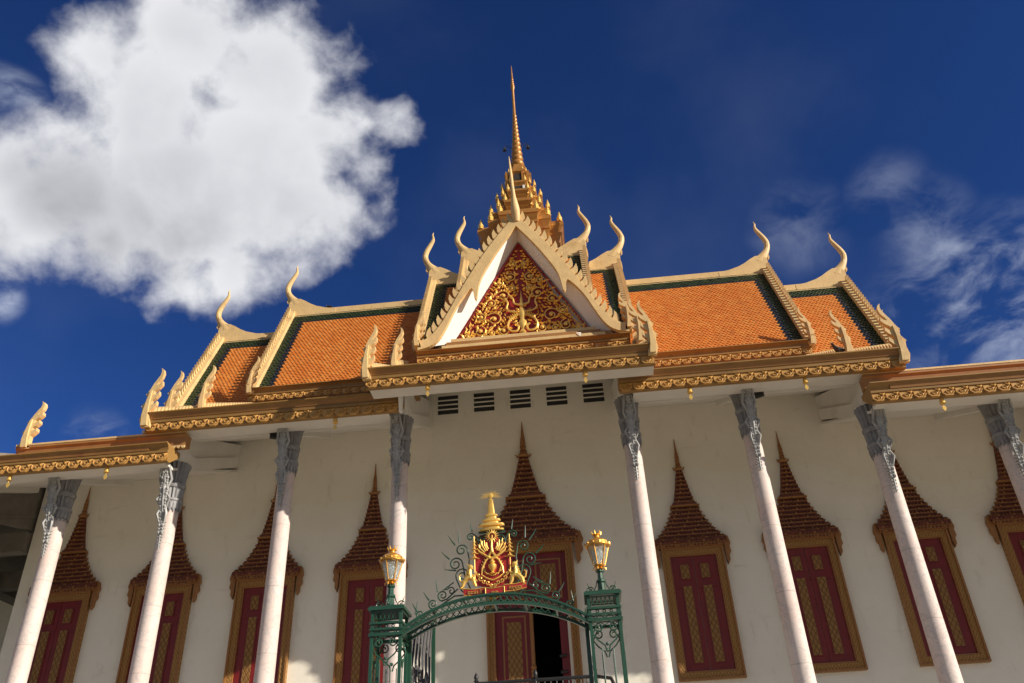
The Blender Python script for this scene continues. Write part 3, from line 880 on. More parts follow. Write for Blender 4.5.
def gable_roof(name, xL, xR, yE, zE, yR, zR, gl, gr, gt, nv, openL=True, openR=True, bargeL=True, bargeR=True, hornL=True, hornR=True, hs=1.0, tail=1.8, nag=0.9):
    """steep tiled roof with ridge, bargeboards and horned ridge ends"""
    b = MB()
    tile_slope(b, xL, xR, yE, zE, yR, zR, gl, gr, gt, nv)
    yb = 2 * yR - yE
    b.prism([(yR + 0.02, zR - 0.02), (yb, zE), (yb, zE - 0.16), (yR + 0.02, zR - 0.18)], 'x', xL, xR, 3)
    for x0, x1 in ((xL + 0.15, xL + 0.3), (xR - 0.3, xR - 0.15)):
        b.prism([(yE + 0.25, zE), (yb - 0.25, zE), (yR, zR - 0.35)], 'x', x0, x1, 4)
    r = b.build(name, ['orange', 'green', 'navy', 'redfascia', 'white'], T)
    b = MB()
    b.box(xL + 0.02, xR - 0.02, yR - 0.10, yR + 0.10, zR - 0.2, zR + 0.10)
    b.box(xL + 0.02, xR - 0.02, yR - 0.14, yR + 0.14, zR - 0.24, zR - 0.203)
    b.build('ridge', 'cream', r)
    for flag, x, s in ((bargeL, xL, -1), (bargeR, xR, 1)):
        if not flag: continue
        b = MB()
        rake(b, x, (yE - 0.05, zE - 0.05), (yR, zR), s)
        rake(b, x, (yb + 0.05, zE - 0.05), (yR + 0.01, zR), s, teeth=False, lo=-0.10, hi=0.10)
        b.build('bargeboard', 'cream', r)
        if nag:
            naga('naga_finial', r, x + s * 0.02, yE - 0.18, zE - 0.1, s, nag)
    for flag, x, s in ((hornL, xL, -1), (hornR, xR, 1)):
        if flag: horn('roof_horn', r, x, yR, zR, s, hs, tail)
    return r


# steep upper roofs
main = gable_roof('main_roof', -9.31, 9.62, 4.57, 15.85, 7.35, 21.07, 0.46, 0.46, 0.72, 0.16, nag=1.5)
eave('eave', main, -9.40, 9.60, 4.50, 15.50, ch=0.22, fh=0.26, depth=0.3)
outL = gable_roof('outer_roof', -12.0, -9.2, 4.45, 15.0, 7.1, 19.95, 0.46, 0, 0.72, 0.16, bargeR=False, hornR=False, nag=1.95)
outR = gable_roof('outer_roof', 9.5, 12.3, 4.55, 15.0, 7.1, 19.95, 0, 0.46, 0.72, 0.16, bargeL=False, hornL=False, nag=1.95)
up3 = gable_roof('upper_roof', -3.58, 3.92, 4.62, 17.0, 7.55, 22.12, 0.5, 0.5, 0.5, 0.14, nag=1.3, hs=1.08, tail=1.3)
up4 = gable_roof('upper_roof', -2.25, 2.62, 4.75, 18.0, 7.65, 23.05, 0.4, 0.4, 0.4, 0.12, nag=0, hs=1.05, tail=0.95)

# lower sheltering roofs of the veranda, step by step outward
def lean_to(name, xL, xR, yb, zb, y1, slope, tiles=True, m=3, th=0.14):
    b = MB()
    L = math.hypot(y1 - yb, (y1 - yb) * slope)
    tile_slope(b, xL + 0.1, xR - 0.1, yb, zb, y1, zb + (y1 - yb) * slope, tw=0.2, rh=0.17)
    return b.build(name, ['orange', 'green', 'navy', 'redfascia'], T)

def sloped_trim(parent, x, y0, z0, y1, slope, sx, teeth=True):
    b = MB()
    rake(b, x, (y0, z0), (y1, z0 + (y1 - y0) * slope), sx, w=0.16, lo=-0.25, hi=0.05, tk=0.55)
    b.build('bargeboard', 'cream', parent)

# side roofs (between the porch and the roof steps)
ECB = 11.57
for xa, xb, s in ((-9.46, -2.80, -1), (2.78, 9.76, 1)):
    xo = xa if s < 0 else xb
    r = lean_to('veranda_roof', xa, min(xb, -3.1) if s < 0 else xb, -1.30, ECB + 0.50, 1.05, 0.5) if s < 0 else lean_to('veranda_roof', 3.1, xb, -1.30, ECB + 0.50, 1.05, 0.5)
    eave('eave', r, xa, xb, -1.2, ECB, ch=0.22, fh=0.29, depth=0.6, ends=(xb + 0.036,) if s < 0 else ())
    sloped_trim(r, xo - s * 0.06, -1.25, ECB + 0.53, 4.4, 0.555, s)
    naga('naga_finial', r, xo - s * 0.02, -1.28, ECB + 0.1, s, 1.75)
    x2 = -9.15 if s < 0 else 9.36
    xi = -3.3 if s < 0 else 3.3
    xm, xn = sorted((x2, xi))
    r2 = lean_to('veranda_roof', xm, xn, 0.95, 13.36, 4.55, 0.5)
    plain_fascia('eave', r2, xm, xn, 1.0, 13.02, 13.34, depth=0.5)
    sloped_trim(r2, x2 - s * 0.06, 0.95, 13.38, 4.4, 0.54, s)
    naga('naga_finial', r2, x2 - s * 0.02, 0.92, 13.25, s, 1.55)

# outermost, lowest roofs at both ends
EOB = 10.70
for xa, xb, s in ((-15.2, -8.70, -1), (8.72, 15.2, 1)):
    r = lean_to('end_veranda_roof', xa if s < 0 else 9.1, xb if s > 0 else -9.1, -1.30, EOB + 0.47, 4.6, 0.42)
    eave('eave', r, xa, xb, -1.2, EOB, ch=0.22, fh=0.26, depth=0.6)
    x2 = -13.0 if s < 0 else 13.6
    xi = -8.42 if s < 0 else 8.74
    xm, xn = sorted((x2, xi))
    r2 = lean_to('end_veranda_roof', max(xm, 9.2) if s > 0 else xm, min(xn, -9.2) if s < 0 else xn, -1.0, EOB + 0.88, 4.5, 0.44)
    plain_fascia('eave', r2, xm, xn, -0.95, EOB + 0.54, EOB + 0.86, depth=0.25)
    b = MB(); b.box(xm, xn, -1.06, -0.9, EOB + 0.862, EOB + 0.91); b.build('trim', 'cream', r2)
    b = MB(); rake(b, x2 - s * 0.08, (-0.95, EOB + 0.9), (4.4, EOB + 3.2), s, w=0.16, teeth=False, lo=-0.2, hi=0.06); b.build('bargeboard', 'cream', r2)
    naga('naga_finial', r2, x2 - s * 0.22, -0.98, EOB + 0.78, s, 1.4, th=0.14, wk=1.0)
    # unseen lower roof step beyond the hall, added to shade the wall foot
    xc, xd = sorted((s * 15.22, s * 27.0))
    shade_step = lean_to('end_veranda_roof', xc, xd, -1.30, EOB - 0.38, 4.6, 0.42)
    eave('eave', shade_step, xc, xd, -1.2, EOB - 0.85, ch=0.22, fh=0.26, depth=0.6)
    x0, x1 = sorted((s * 15.0, s * 27.0))
    b = MB()
    b.prism([(4.6, 12.9), (12.4, 13.6), (12.4, 13.75), (4.6, 13.05)], 'x', x0, x1, 3)
    b.build('end_wing_roof', ['orange', 'green', 'navy', 'redfascia'], T)

# porch roof over the door
PB = 11.71; PX0, PX1 = -3.42, 3.63
pr = lean_to('porch_roof', PX0, PX1, -2.3, PB + 0.50, 0.75, 0.52)
eave('eave', pr, PX0, PX1, -2.2, PB, ch=0.22, fh=0.29, depth=0.6)
for x, s in ((PX0, -1), (PX1, 1)):
    sloped_trim(pr, x - s * 0.08, -2.25, PB + 0.56, 0.6, 0.55, s)
    naga('naga_finial', pr, x - s * 0.02, -2.28, PB + 0.2, s, 1.6, th=0.12, wk=0.8)
# second step with its own fascia, and small corner blocks
b = MB(); b.prism([(0.66, 13.55), (3.2, 14.9), (3.2, 15.0), (0.66, 14.3)], 'x', -2.70, 3.36); b.box(-3.30, -2.74, 0.2, 1.2, 13.15, 13.62); b.box(3.41, 3.75, 0.2, 1.2, 13.15, 13.9)
step = b.build('porch_step', ['fascia'], pr)
b = eave('eave', pr, -2.72, 3.38, 0.50, 13.93, ch=0.19, fh=0.19, depth=0.3)
for x, s, zz in ((-3.24, -1, 13.5), (3.62, 1, 13.75)):
    b = MB(); rake(b, x - s * 0.05, (0.0, zz), (1.6, zz + 0.9), s, w=0.14, lo=-0.25, hi=0.12); b.build('bargeboard', 'cream', pr)
    naga('naga_finial', pr, x, 0.0, zz - 0.05, s, 1.45, th=0.12)

# gable: bargeboards, white soffit, red pediment with gilded scrolls
GC, GY = 0.335, 0.6
OUT = [(0, 19.25), (0.85, 18.08), (1.52, 16.96), (1.95, 16.12), (2.32, 15.40), (2.62, 14.98), (2.86, 14.80), (3.06, 14.80)]
INN = [(0, 18.78), (0.54, 17.99), (1.02, 17.15), (1.20, 16.72), (1.26, 16.40), (1.31, 16.10), (1.38, 16.20), (1.41, 16.44), (1.52, 16.45), (1.89, 15.92), (2.23, 15.16), (2.46, 14.76), (2.72, 14.55), (3.06, 14.46)]
PW0, PW1, PZ0, PZ1 = -2.03, 2.05, 14.98, 18.56
gy2 = 1.16                                          # plane of the pediment
b = MB()                                            # roof behind the gable
for s in (-1, 1):
    P = bez([(0, 19.1), (0.9, 17.95), (1.9, 16.36), (2.6, 15.22), (2.95, 14.85)], 3)
    for k in range(len(P) - 1):
        p, q = P[k], P[k + 1]
        b.add([(GC + s * p[0], GY + 0.2, p[1]), (GC + s * q[0], GY + 0.2, q[1]), (GC + s * q[0], 6.6, q[1]), (GC + s * p[0], 6.6, p[1]),
               (GC + s * p[0], GY + 0.2, p[1] - 0.12), (GC + s * q[0], GY + 0.2, q[1] - 0.12), (GC + s * q[0], 6.6, q[1] - 0.12), (GC + s * p[0], 6.6, p[1] - 0.12)],
              [(0, 1, 2, 3), (7, 6, 5, 4), (0, 4, 5, 1), (1, 5, 6, 2), (2, 6, 7, 3), (3, 7, 4, 0)], 0)
b.prism([(GC - 2.9, 14.45), (GC + 2.95, 14.45), (GC, 18.8)], 'y', gy2 + 0.08, gy2 + 0.3, 1)
gable = b.build('gable', ['orange', 'white'], T)
for s in (-1, 1):
    b = MB()
    pts = [(GC + s * p[0], p[1]) for p in bez(OUT, 3)] + [(GC + s * p[0], p[1]) for p in reversed(bez(INN, 3))]
    b.prism([(p[0], p[1]) for p in pts], 'y', GY - 0.06, GY + 0.08)
    inner = [(GC + s * p[0], p[1]) for p in INN[:3]] + [(GC + s * 1.15, 16.75), (GC + s * 1.48, 16.40), (GC + s * 1.88, 15.84), (GC + s * 2.24, 15.14), (GC + s * 2.50, 14.74)]
    O = bez(OUT[:-1], 6)
    Lc = [0]
    for k in range(len(O) - 1): Lc.append(Lc[-1] + (O[k + 1] - O[k]).length)
    n = 19
    for i in range(n):                              # flame teeth, all pointing up the slope
        t = (i + 0.9) * Lc[-1] / (n + 0.6); k = max(j for j in range(len(Lc)) if Lc[j] <= t); k = min(k, len(O) - 2)
        f = (t - Lc[k]) / (Lc[k + 1] - Lc[k]); p = O[k].lerp(O[k + 1], f); d = (O[k + 1] - O[k]).normalized()
        nn = Vector((-d.y, d.x)) if -d.y * 1 + d.x * 1 > 0 else Vector((d.y, -d.x))
        upd = -d
        q = [p - upd * 0.11 - nn * 0.03, p + upd * 0.09 - nn * 0.03, p + upd * 0.13 + nn * 0.12, p + upd * 0.22 + nn * 0.27, p + upd * 0.06 + nn * 0.22, p - upd * 0.06 + nn * 0.12]
        b.prism([(GC + s * v.x, v.y) for v in q], 'y', GY - 0.03, GY + 0.11)
    b.build('bargeboard', 'cream', gable)
    naga('naga_finial', gable, GC + s * 3.08, GY + 0.05, 14.55, s, 1.3, th=0.22, wk=0.9)
    b = MB()                                        # white raking soffit between board and pediment
    a = [(GC, 18.92), (GC + s * 2.86, 14.62)]; c = [(GC, 18.60), (GC + s * 2.09, 14.98)]
    b.add([(a[0][0], GY + 0.082, a[0][1]), (a[1][0], GY + 0.082, a[1][1]), (c[1][0], gy2, c[1][1]), (c[0][0], gy2, c[0][1]),
           (a[0][0], GY + 0.082, a[0][1] + 0.1), (a[1][0], GY + 0.082, a[1][1] + 0.1), (c[1][0], gy2, c[1][1] + 0.3), (c[0][0], gy2, c[0][1] + 0.3)],
          [(0, 1, 2, 3), (4, 7, 6, 5), (0, 4, 5, 1), (1, 5, 6, 2), (2, 6, 7, 3), (3, 7, 4, 0)])
    b.build('raking_soffit', 'white', gable)
# slender horn on the apex: a flat bulb that runs up into a thin straight blade
b = MB()
prof = [(0.16, 0.06, 18.95), (0.23, 0.16, 19.2), (0.24, 0.18, 19.4), (0.18, 0.16, 19.65), (0.115, 0.12, 19.9), (0.09, 0.10, 20.3), (0.085, 0.10, 20.8), (0.065, 0.08, 21.3), (0.03, 0.03, 21.8), (0.01, 0.01, 21.98)]
b.loft([[(GC + 0.02 - 0.10 * max(0, (z - 19.2)) / 2.2 + a_ * math.cos(q), GY - 0.06 - 0.18 * math.sin((z - 18.95) / 2.6 * PI) + c_ * math.sin(q), z) for q in [2 * PI * k / 10 for k in range(10)]] for a_, c_, z in [(i * 0.60, j * 0.7, 18.95 + (k - 18.95) * 0.97) for i, j, k in prof]])
b.build('roof_horn', 'cream', gable, smooth=True)
# stepped base of the pediment
b = MB()
for k in range(4):
    b.box(GC - 2.50 + 0.12 * k, GC + 2.50 - 0.12 * k, GY + 0.02 + 0.10 * k, gy2 + 0.06, 14.315 + 0.166 * k, 14.315 + 0.166 * (k + 1) - 0.004, 0 if k % 2 == 0 else 1)
for i in range(44):
    x = GC - 2.42 + (i + 0.5) * 4.84 / 44
    b.box(x - 0.035, x + 0.035, GY - 0.03, GY + 0.018, 14.34, 14.45, 2)
b.build('pediment_base', ['redfascia', 'cream', 'carved'], gable)
b = MB()
b.prism([(PW0 + 0.0, PZ0), (PW1, PZ0), (GC, PZ1)], 'y', gy2 - 0.02, gy2 + 0.06)
ped = b.build('pediment', 'pedred', gable)
# gilded relief
b = MB(); random.seed(21)
py = gy2 - 0.045
def leaf(b, x, z, a, l, w, y=None):
    y = py if y is None else y
    ca, sa = math.cos(a), math.sin(a)
    def Q(u, v, h): return (x + u * ca - v * sa, y - h, z + u * sa + v * ca)
    b.add([Q(-l * .5, 0, 0), Q(-l * .1, w * .5, 0.0), Q(l * .25, w * .32, 0), Q(l * .5, w * .1, 0.03), Q(l * .25, -w * .32, 0), Q(-l * .1, -w * .5, 0), Q(0, 0, 0.055),
           Q(-l * .5, 0, -0.04), Q(l * .5, w * .1, -0.04)], [(0, 1, 6), (1, 2, 6), (2, 3, 6), (3, 4, 6), (4, 5, 6), (5, 0, 6)])
def inside(x, z, mrg):
    return z > PZ0 + mrg and (abs(x - GC) / 2.03 + (z - PZ0) / 3.58) < 1 - mrg * 0.62
SP = [(0.86, 15.66, 0.25, 0.6), (1.30, 15.26, 0.19, 2.0), (0.52, 16.50, 0.21, 0.9), (0.93, 16.24, 0.17, 0.2), (0.27, 17.16, 0.16, 1.2), (0.58, 15.22, 0.16, 2.6), (1.66, 15.13, 0.10, 0.5), (0.16, 17.66, 0.10, 1.0),
      (1.22, 15.78, 0.14, 1.4), (0.62, 16.98, 0.12, 2.2), (0.94, 15.17, 0.12, 0.0), (0.24, 16.72, 0.11, 0.4)]
for s in (-1, 1):
    for u, z, r, a in SP:
        u += random.uniform(-.02, .02); z += random.uniform(-.015, .015); a += random.uniform(-.3, .3)
        pts = spiral(0, 0, r, a, 1.45, 20, 0, 0.14)
        pts = [(GC + s * (u + p[0]), py - 0.02, z + p[2]) for p in pts]
        n = len(pts)
        b.tube(pts, [0.018 + 0.030 * r * (0.4 + 0.6 * k / n) for k in range(n)], 6)
        b.ball((GC + s * u, py - 0.03, z), 0.035 + r * 0.12)
        for k in range(0, n - 7, 3):
            p = pts[k]
            ang = math.atan2(p[2] - z, p[0] - (GC + s * u))
            x2, z2 = p[0] + math.cos(ang) * 0.07, p[2] + math.sin(ang) * 0.07
            if inside(x2, z2, 0.035): leaf(b, x2, z2, ang + s * 0.8, random.uniform(0.15, 0.22), random.uniform(0.08, 0.12))
    for row in range(34):
        for colk in range(20):
            u = 0.09 + colk * 0.118 + (row % 2) * 0.059 + random.uniform(-.025, .025); z = 15.05 + row * 0.112 + random.uniform(-.03, .03)
            if not inside(GC + u, z, 0.05): continue
            if u < 0.44 and 15.0 < z < 16.4: continue
            if any(math.hypot(u - a, z - c) < r * 1.0 for a, c, r, _ in SP): continue
            ang = 1.2 + 1.6 * math.sin(u * 3.1 + z * 2.3) + random.uniform(-.4, .4)
            leaf(b, GC + s * u, z, ang if s > 0 else PI - ang, random.uniform(0.10, 0.17), random.uniform(0.045, 0.08))
# heart of the relief: a rider on a winged mount between two big volutes
b.loft([[(GC + r * math.cos(q), py - 0.01 + 0.075 * min(1, r / 0.1) * math.sin(q), 15.05 + z) for q in [2 * PI * k / 10 for k in range(10)]] for r, z in
        [(0.06, 0), (0.12, 0.07), (0.05, 0.18), (0.10, 0.30), (0.13, 0.42), (0.07, 0.55), (0.11, 0.68), (0.13, 0.80), (0.07, 0.92), (0.04, 0.97), (0.075, 1.03), (0.08, 1.10), (0.04, 1.18), (0.05, 1.24), (0.02, 1.36), (0.005, 1.6)]])
for k in range(26):
    a = random.uniform(0, 2 * PI); q = random.uniform(0.1, 0.30); zz = 15.72 + q * math.sin(a) * 1.5
    if 15.06 < zz: leaf(b, GC + q * math.cos(a), zz, a, random.uniform(0.14, 0.22), random.uniform(0.07, 0.11))
for s in (-1, 1):
    b.tube([(GC + s * q[0], py - 0.05, q[1]) for q in bez([(0.12, 15.75), (0.34, 15.60), (0.44, 15.36), (0.36, 15.18), (0.18, 15.16), (0.13, 15.32), (0.22, 15.40)], 5)], 0.036, 6)
    b.tube([(GC + s * q[0], py - 0.05, q[1]) for q in bez([(0.10, 15.85), (0.30, 15.86), (0.46, 15.98), (0.42, 16.20), (0.50, 16.38)], 5)], 0.03, 6)
    b.tube([(GC + s * q[0], py - 0.05, q[1]) for q in bez([(0.08, 16.10), (0.22, 16.16), (0.26, 16.34), (0.36, 16.48)], 5)], 0.03, 6)
    for k in range(5):
        leaf(b, GC + s * (0.16 + 0.05 * k), 15.78 - 0.04 * k, -s * 0.4 + (PI / 2), 0.22, 0.08, py - 0.03)
b.build('gilded_relief', 'gilt', ped, smooth=True, angle=30)
b = MB()
for s in (-1, 1):
    b.beam((GC, py, PZ1 - 0.05), (GC + s * 1.96, py, PZ0 + 0.02), 0.05, 0.04, upv=(0, 1, 0))
b.build('pediment_border', 'pedred', ped)

# ------------------------------------------------------------------ tower and spire
TX, TY = 0.10, 8.9
def redent(r, z, cx=TX, cy=TY):
    a, c, e = r, r * 0.72, r * 0.45
    q = [(a, e), (c, e), (c, c), (e, c), (e, a)]
    q = [(a, -e), (a, e), (c + (a - c) * .0, e), (c, c), (e, c), (e, a)]
    P = []
    quarter = [(a, e), (c, e), (c, c), (e, c), (e, a)]
    for k in range(4):
        ca, sa = [(1, 0), (0, 1), (-1, 0), (0, -1)][k]
        for x, y in quarter:
            P.append((cx + x * ca - y * sa, cy + x * sa + y * ca, z))
    return P
b = MB()
b.loft([redent(r, z) for r, z in ((1.46, 20.50), (1.46, 22.65), (1.56, 22.75), (1.56, 22.87), (1.47, 22.95), (1.47, 23.55), (1.54, 23.61), (1.54, 23.71), (1.50, 23.75), (1.62, 23.99), (1.66, 24.01), (1.66, 24.13), (1.58, 24.17), (1.72, 24.55), (1.76, 24.57), (1.76, 24.67), (1.68, 24.71), (1.84, 25.00), (1.87, 25.02), (1.87, 25.17), (1.84, 25.25), (1.74, 25.32), (1.38, 25.40))])
TIERS = [(1.36, 25.37, 1.0), (1.06, 26.37, 0.85), (0.80, 27.2, 0.75)]
for r, z, h in TIERS:
    b.loft([redent(q, zz) for q, zz in ((r * 0.86, z), (r * 0.84, z + h * 0.45), (r * 0.92, z + h * 0.6), (r * 0.90, z + h * 0.64), (r, z + h * 0.8), (r, z + h * 0.93), (r * 0.8, z + h))])
b.loft([redent(q, zz) for q, zz in ((0.54, 27.9), (0.52, 28.55), (0.62, 28.66), (0.62, 28.8), (0.53, 28.85), (0.44, 29.05), (0.42, 29.1), (0.32, 29.4))])
for s in (-1, 1):
    for k in range(4):                               # slender posts of the lantern storey
        b.box(TX + s * (0.50 - 0.27 * (k % 2)) - 0.04, TX + s * (0.50 - 0.27 * (k % 2)) + 0.04, TY - 0.64 + 0.06 * (k // 2), TY - 0.55 + 0.06 * (k // 2), 27.9, 28.62)
tower = b.build('tower', 'towergold', T)
b = MB()
b.box(TX - 0.17, TX + 0.17, TY - 0.60, TY - 0.53, 27.98, 28.5, 0); b.box(TX - 0.45, TX + 0.45, TY - 0.80, TY - 0.66, 27.3, 27.55, 0); b.box(TX + 0.19, TX + 0.25, TY - 0.63, TY - 0.53, 27.95, 28.5, 1); b.box(TX + 0.22, TX + 0.32, TY - 0.84, TY - 0.7, 27.25, 27.55, 1)
b.build('lattice_opening', ['dark', 'white'], tower)
def antefix(x, y, z, h, w):
    b = MB()
    b.lathe((x, y, z), [(w, 0), (w * 1.05, h * 0.08), (w * 0.7, h * 0.16), (w * 0.95, h * 0.28), (w * 0.9, h * 0.4), (w * 0.5, h * 0.5), (w * 0.62, h * 0.58), (w * 0.32, h * 0.72), (w * 0.36, h * 0.78), (w * 0.1, h * 0.95), (0.005, h)], 8)
    b.build('antefix', 'gilt', tower, smooth=True)
for r, z, h, w in ((1.77, 25.24, 0.66, 0.13), (1.24, 25.98, 0.4, 0.08), (1.30, 26.30, 0.55, 0.10), (0.96, 26.90, 0.34, 0.065), (1.01, 27.16, 0.5, 0.09), (0.76, 27.90, 0.45, 0.075), (0.57, 28.78, 0.3, 0.05)):
    if not h: continue
    P = redent(r * 0.97, z)
    for k in range(4):
        for i in ((0, 2, 4) if h > 0.42 else (0, 2)):
            p = P[k * 5 + i]; antefix(p[0], p[1], z, h * (1.0 if i == 2 else 0.9), w)
b = MB()
prof = [(0.32, 29.38), (0.36, 29.44)]
z = 29.46; r = 0.285
for k in range(12):
    h = 0.36 - 0.011 * k
    prof += [(r * 0.78, z), (r * 1.12, z + h * 0.35), (r * 1.12, z + h * 0.55), (r * 0.8, z + h * 0.95)]
    z += h; r *= 0.905
prof += [(0.075, z), (0.062, 34.8), (0.09, 34.9), (0.105, 35.0)]
z = 35.02; r = 0.11
for k in range(6):
    prof += [(r * 0.7, z), (r, z + 0.07), (r * 0.7, z + 0.17)]; z += 0.18; r *= 0.84
prof += [(0.03, z + 0.05), (0.025, z + 0.35), (0.006, 36.72)]
b.lathe((TX + 0.01, TY, 0), prof, 14)
b.build('spire', 'towergold', tower, smooth=True, angle=50)
for s in (-1, 1):                                    # little bells on arms
    b = MB()
    b.tube([(TX + s * 0.15, TY, 30.6), (TX + s * 0.32, TY, 30.86), (TX + s * 0.48, TY, 31.0), (TX + s * 0.56, TY, 30.92)], 0.015, 5, 0)
    b.lathe((TX + s * 0.56, TY, 30.66), [(0.09, 0), (0.07, 0.12), (0.02, 0.24)], 8, 0)
    b.build('bell_arm', 'black', tower)

# ------------------------------------------------------------------ iron gate in front of the stairs
G0 = -10.0
G = empty('gate', (0.42, G0, 0), 'green wrought iron gate with arched top, red and gold royal arms and two gilded lanterns', 'gate')
XL, XR, PWD = -0.815, 1.66, 0.36

def scroll_pair(b, cx, y, z0, z1, w, r=0.010, axis='x'):
    """two mirrored S-scrolls forming a heart, as in forged panels"""
    h = z1 - z0
    for s in (-1, 1):
        P = []
        c1 = (s * w * 0.26, z0 + h * 0.80); r1 = min(w * 0.20, h * 0.17)
        for t in range(15):
            q = t / 14; a = (PI / 2) + (-s) * 0 + s * (-2.6 * PI * (1 - q)) * -1
            rr = r1 * (0.2 + 0.8 * q)
            P.append((c1[0] + rr * math.cos(a) * 1.0, c1[1] + rr * math.sin(a)))
        P += [(s * w * 0.44, z0 + h * 0.62), (s * w * 0.30, z0 + h * 0.40), (s * w * 0.08, z0 + h * 0.20), (s * w * 0.03, z0)]
        b.tube([((cx + p[0], y, p[1]) if axis == 'x' else (y, cx + p[0], p[1])) for p in P], r, 5)
    q = (cx, y, z0 + h * 0.25) if axis == 'x' else (y, cx, z0 + h * 0.25)
    b.ball(q, r * 2.2)


def post(cx):
    o = (cx, G0 + PWD / 2, 0)
    h = PWD / 2
    b = MB()
    for sx in (-1, 1):
        for sy in (0, 1):
            x = cx + sx * (h - 0.017); yy = G0 + 0.017 + sy * (PWD - 0.034)
            b.box(x - 0.017, x + 0.017, yy - 0.017, yy + 0.017, 0, 4.18)
    for z0, z1, e in ((4.205, 4.238, 0.032), (4.238, 4.255, 0.018), (4.180, 4.195, 0.008), (4.052, 4.078, 0.012), (3.985, 4.008, 0.01), (3.920, 3.952, 0.016), (0.1, 0.16, 0.012), (1.9, 1.94, 0.01)):
        if z0 > 4.2:
            b.box(cx - h - e, cx + h + e, G0 - e, G0 + PWD + e, z0, z1)
        else:
            b.box(cx - h - e, cx + h + e, G0 - e, G0 + 0.028, z0, z1); b.box(cx - h - e, cx + h + e, G0 + PWD - 0.028, G0 + PWD + e, z0, z1)
            b.box(cx - h - e, cx - h + 0.028, G0 + 0.028, G0 + PWD - 0.028, z0, z1); b.box(cx + h - 0.028, cx + h + e, G0 + 0.028, G0 + PWD - 0.028, z0, z1)
    p = b.build('gate_post', 'greenpaint', G, loc=o)
    b = MB()
    for yy, ax in ((G0 + 0.02, 'x'), (G0 + PWD - 0.02, 'x')):
        n = 6
        for k in range(n):                           # meander row under the cap
            x = cx - h + 0.06 + k * (2 * h - 0.12) / (n - 1)
            if yy > G0 + 0.1: continue
            b.box(x - 0.007, x + 0.007, yy - 0.006, yy + 0.006, 4.10, 4.185); b.box(x - 0.02, x + 0.012, yy - 0.006, yy + 0.006, 4.10, 4.112)
        for k in range(4 if yy < G0 + 0.1 else 0):       # crossing hoops below it
            x = cx - h + 0.065 + k * (2 * h - 0.13) / 3
            b.tube([(x + 0.055 * math.cos(a), yy, 4.03 + 0.022 * math.sin(a)) for a in [2 * PI * q / 12 for q in range(13)]], 0.006, 4)
        for k in range(3):
            x = cx - 0.105 + 0.105 * k
            b.tube([(x - 0.05, yy, 3.985), (x, yy, 3.955), (x + 0.05, yy, 3.985)], 0.006, 4)
        scroll_pair(b, cx, yy, 3.60, 3.91, PWD * 0.95, 0.009)
        for x in (cx - 0.06, cx + 0.06):
            b.tube([(x, yy, 0.16), (x, yy, 3.63)], 0.007, 5)
    for xx in (cx - h + 0.02, cx + h - 0.02):
        scroll_pair(b, G0 + h, xx, 3.60, 3.91, PWD * 0.9, 0.009, 'y')
        b.tube([(xx, G0 + h, 0.16), (xx, G0 + h, 3.63)], 0.007, 5)
        b.beam((xx, G0 + 0.05, 4.01), (xx, G0 + PWD - 0.05, 4.05), 0.01, 0.01); b.beam((xx, G0 + 0.05, 4.05), (xx, G0 + PWD - 0.05, 4.01), 0.01, 0.01)
    b.build('scroll_panel', 'greenpaint', p, loc=o, smooth=True)
    b = MB(); cy = G0 + h                            # stem that carries the lantern, with little scrolls and spikes round its foot
    b.lathe((cx, cy, 4.255), [(0.075, 0), (0.075, 0.03), (0.045, 0.05), (0.040, 0.13), (0.055, 0.145), (0.055, 0.165), (0.035, 0.18), (0.032, 0.25), (0.05, 0.26), (0.05, 0.28)], 8)
    for sx, sy in ((-1, 0), (1, 0), (0, -1), (0, 1)):
        P = [(cx + sx * q[0], cy + sy * q[0], q[2]) for q in spiral(0.135, 4.31, 0.046, PI, 1.4, 14, 0, 0.2, -1)]
        b.tube([(cx + sx * 0.045, cy + sy * 0.045, 4.42), (cx + sx * 0.06, cy + sy * 0.06, 4.36)] + P, 0.0075, 4)
        b.tube([(cx + sx * 0.14, cy + sy * 0.14, 4.33), (cx + sx * 0.165, cy + sy * 0.165, 4.40)], [0.007, 0.003], 4)
    b.build('lantern_stem', 'greenpaint', p, loc=o, smooth=True)
    return p


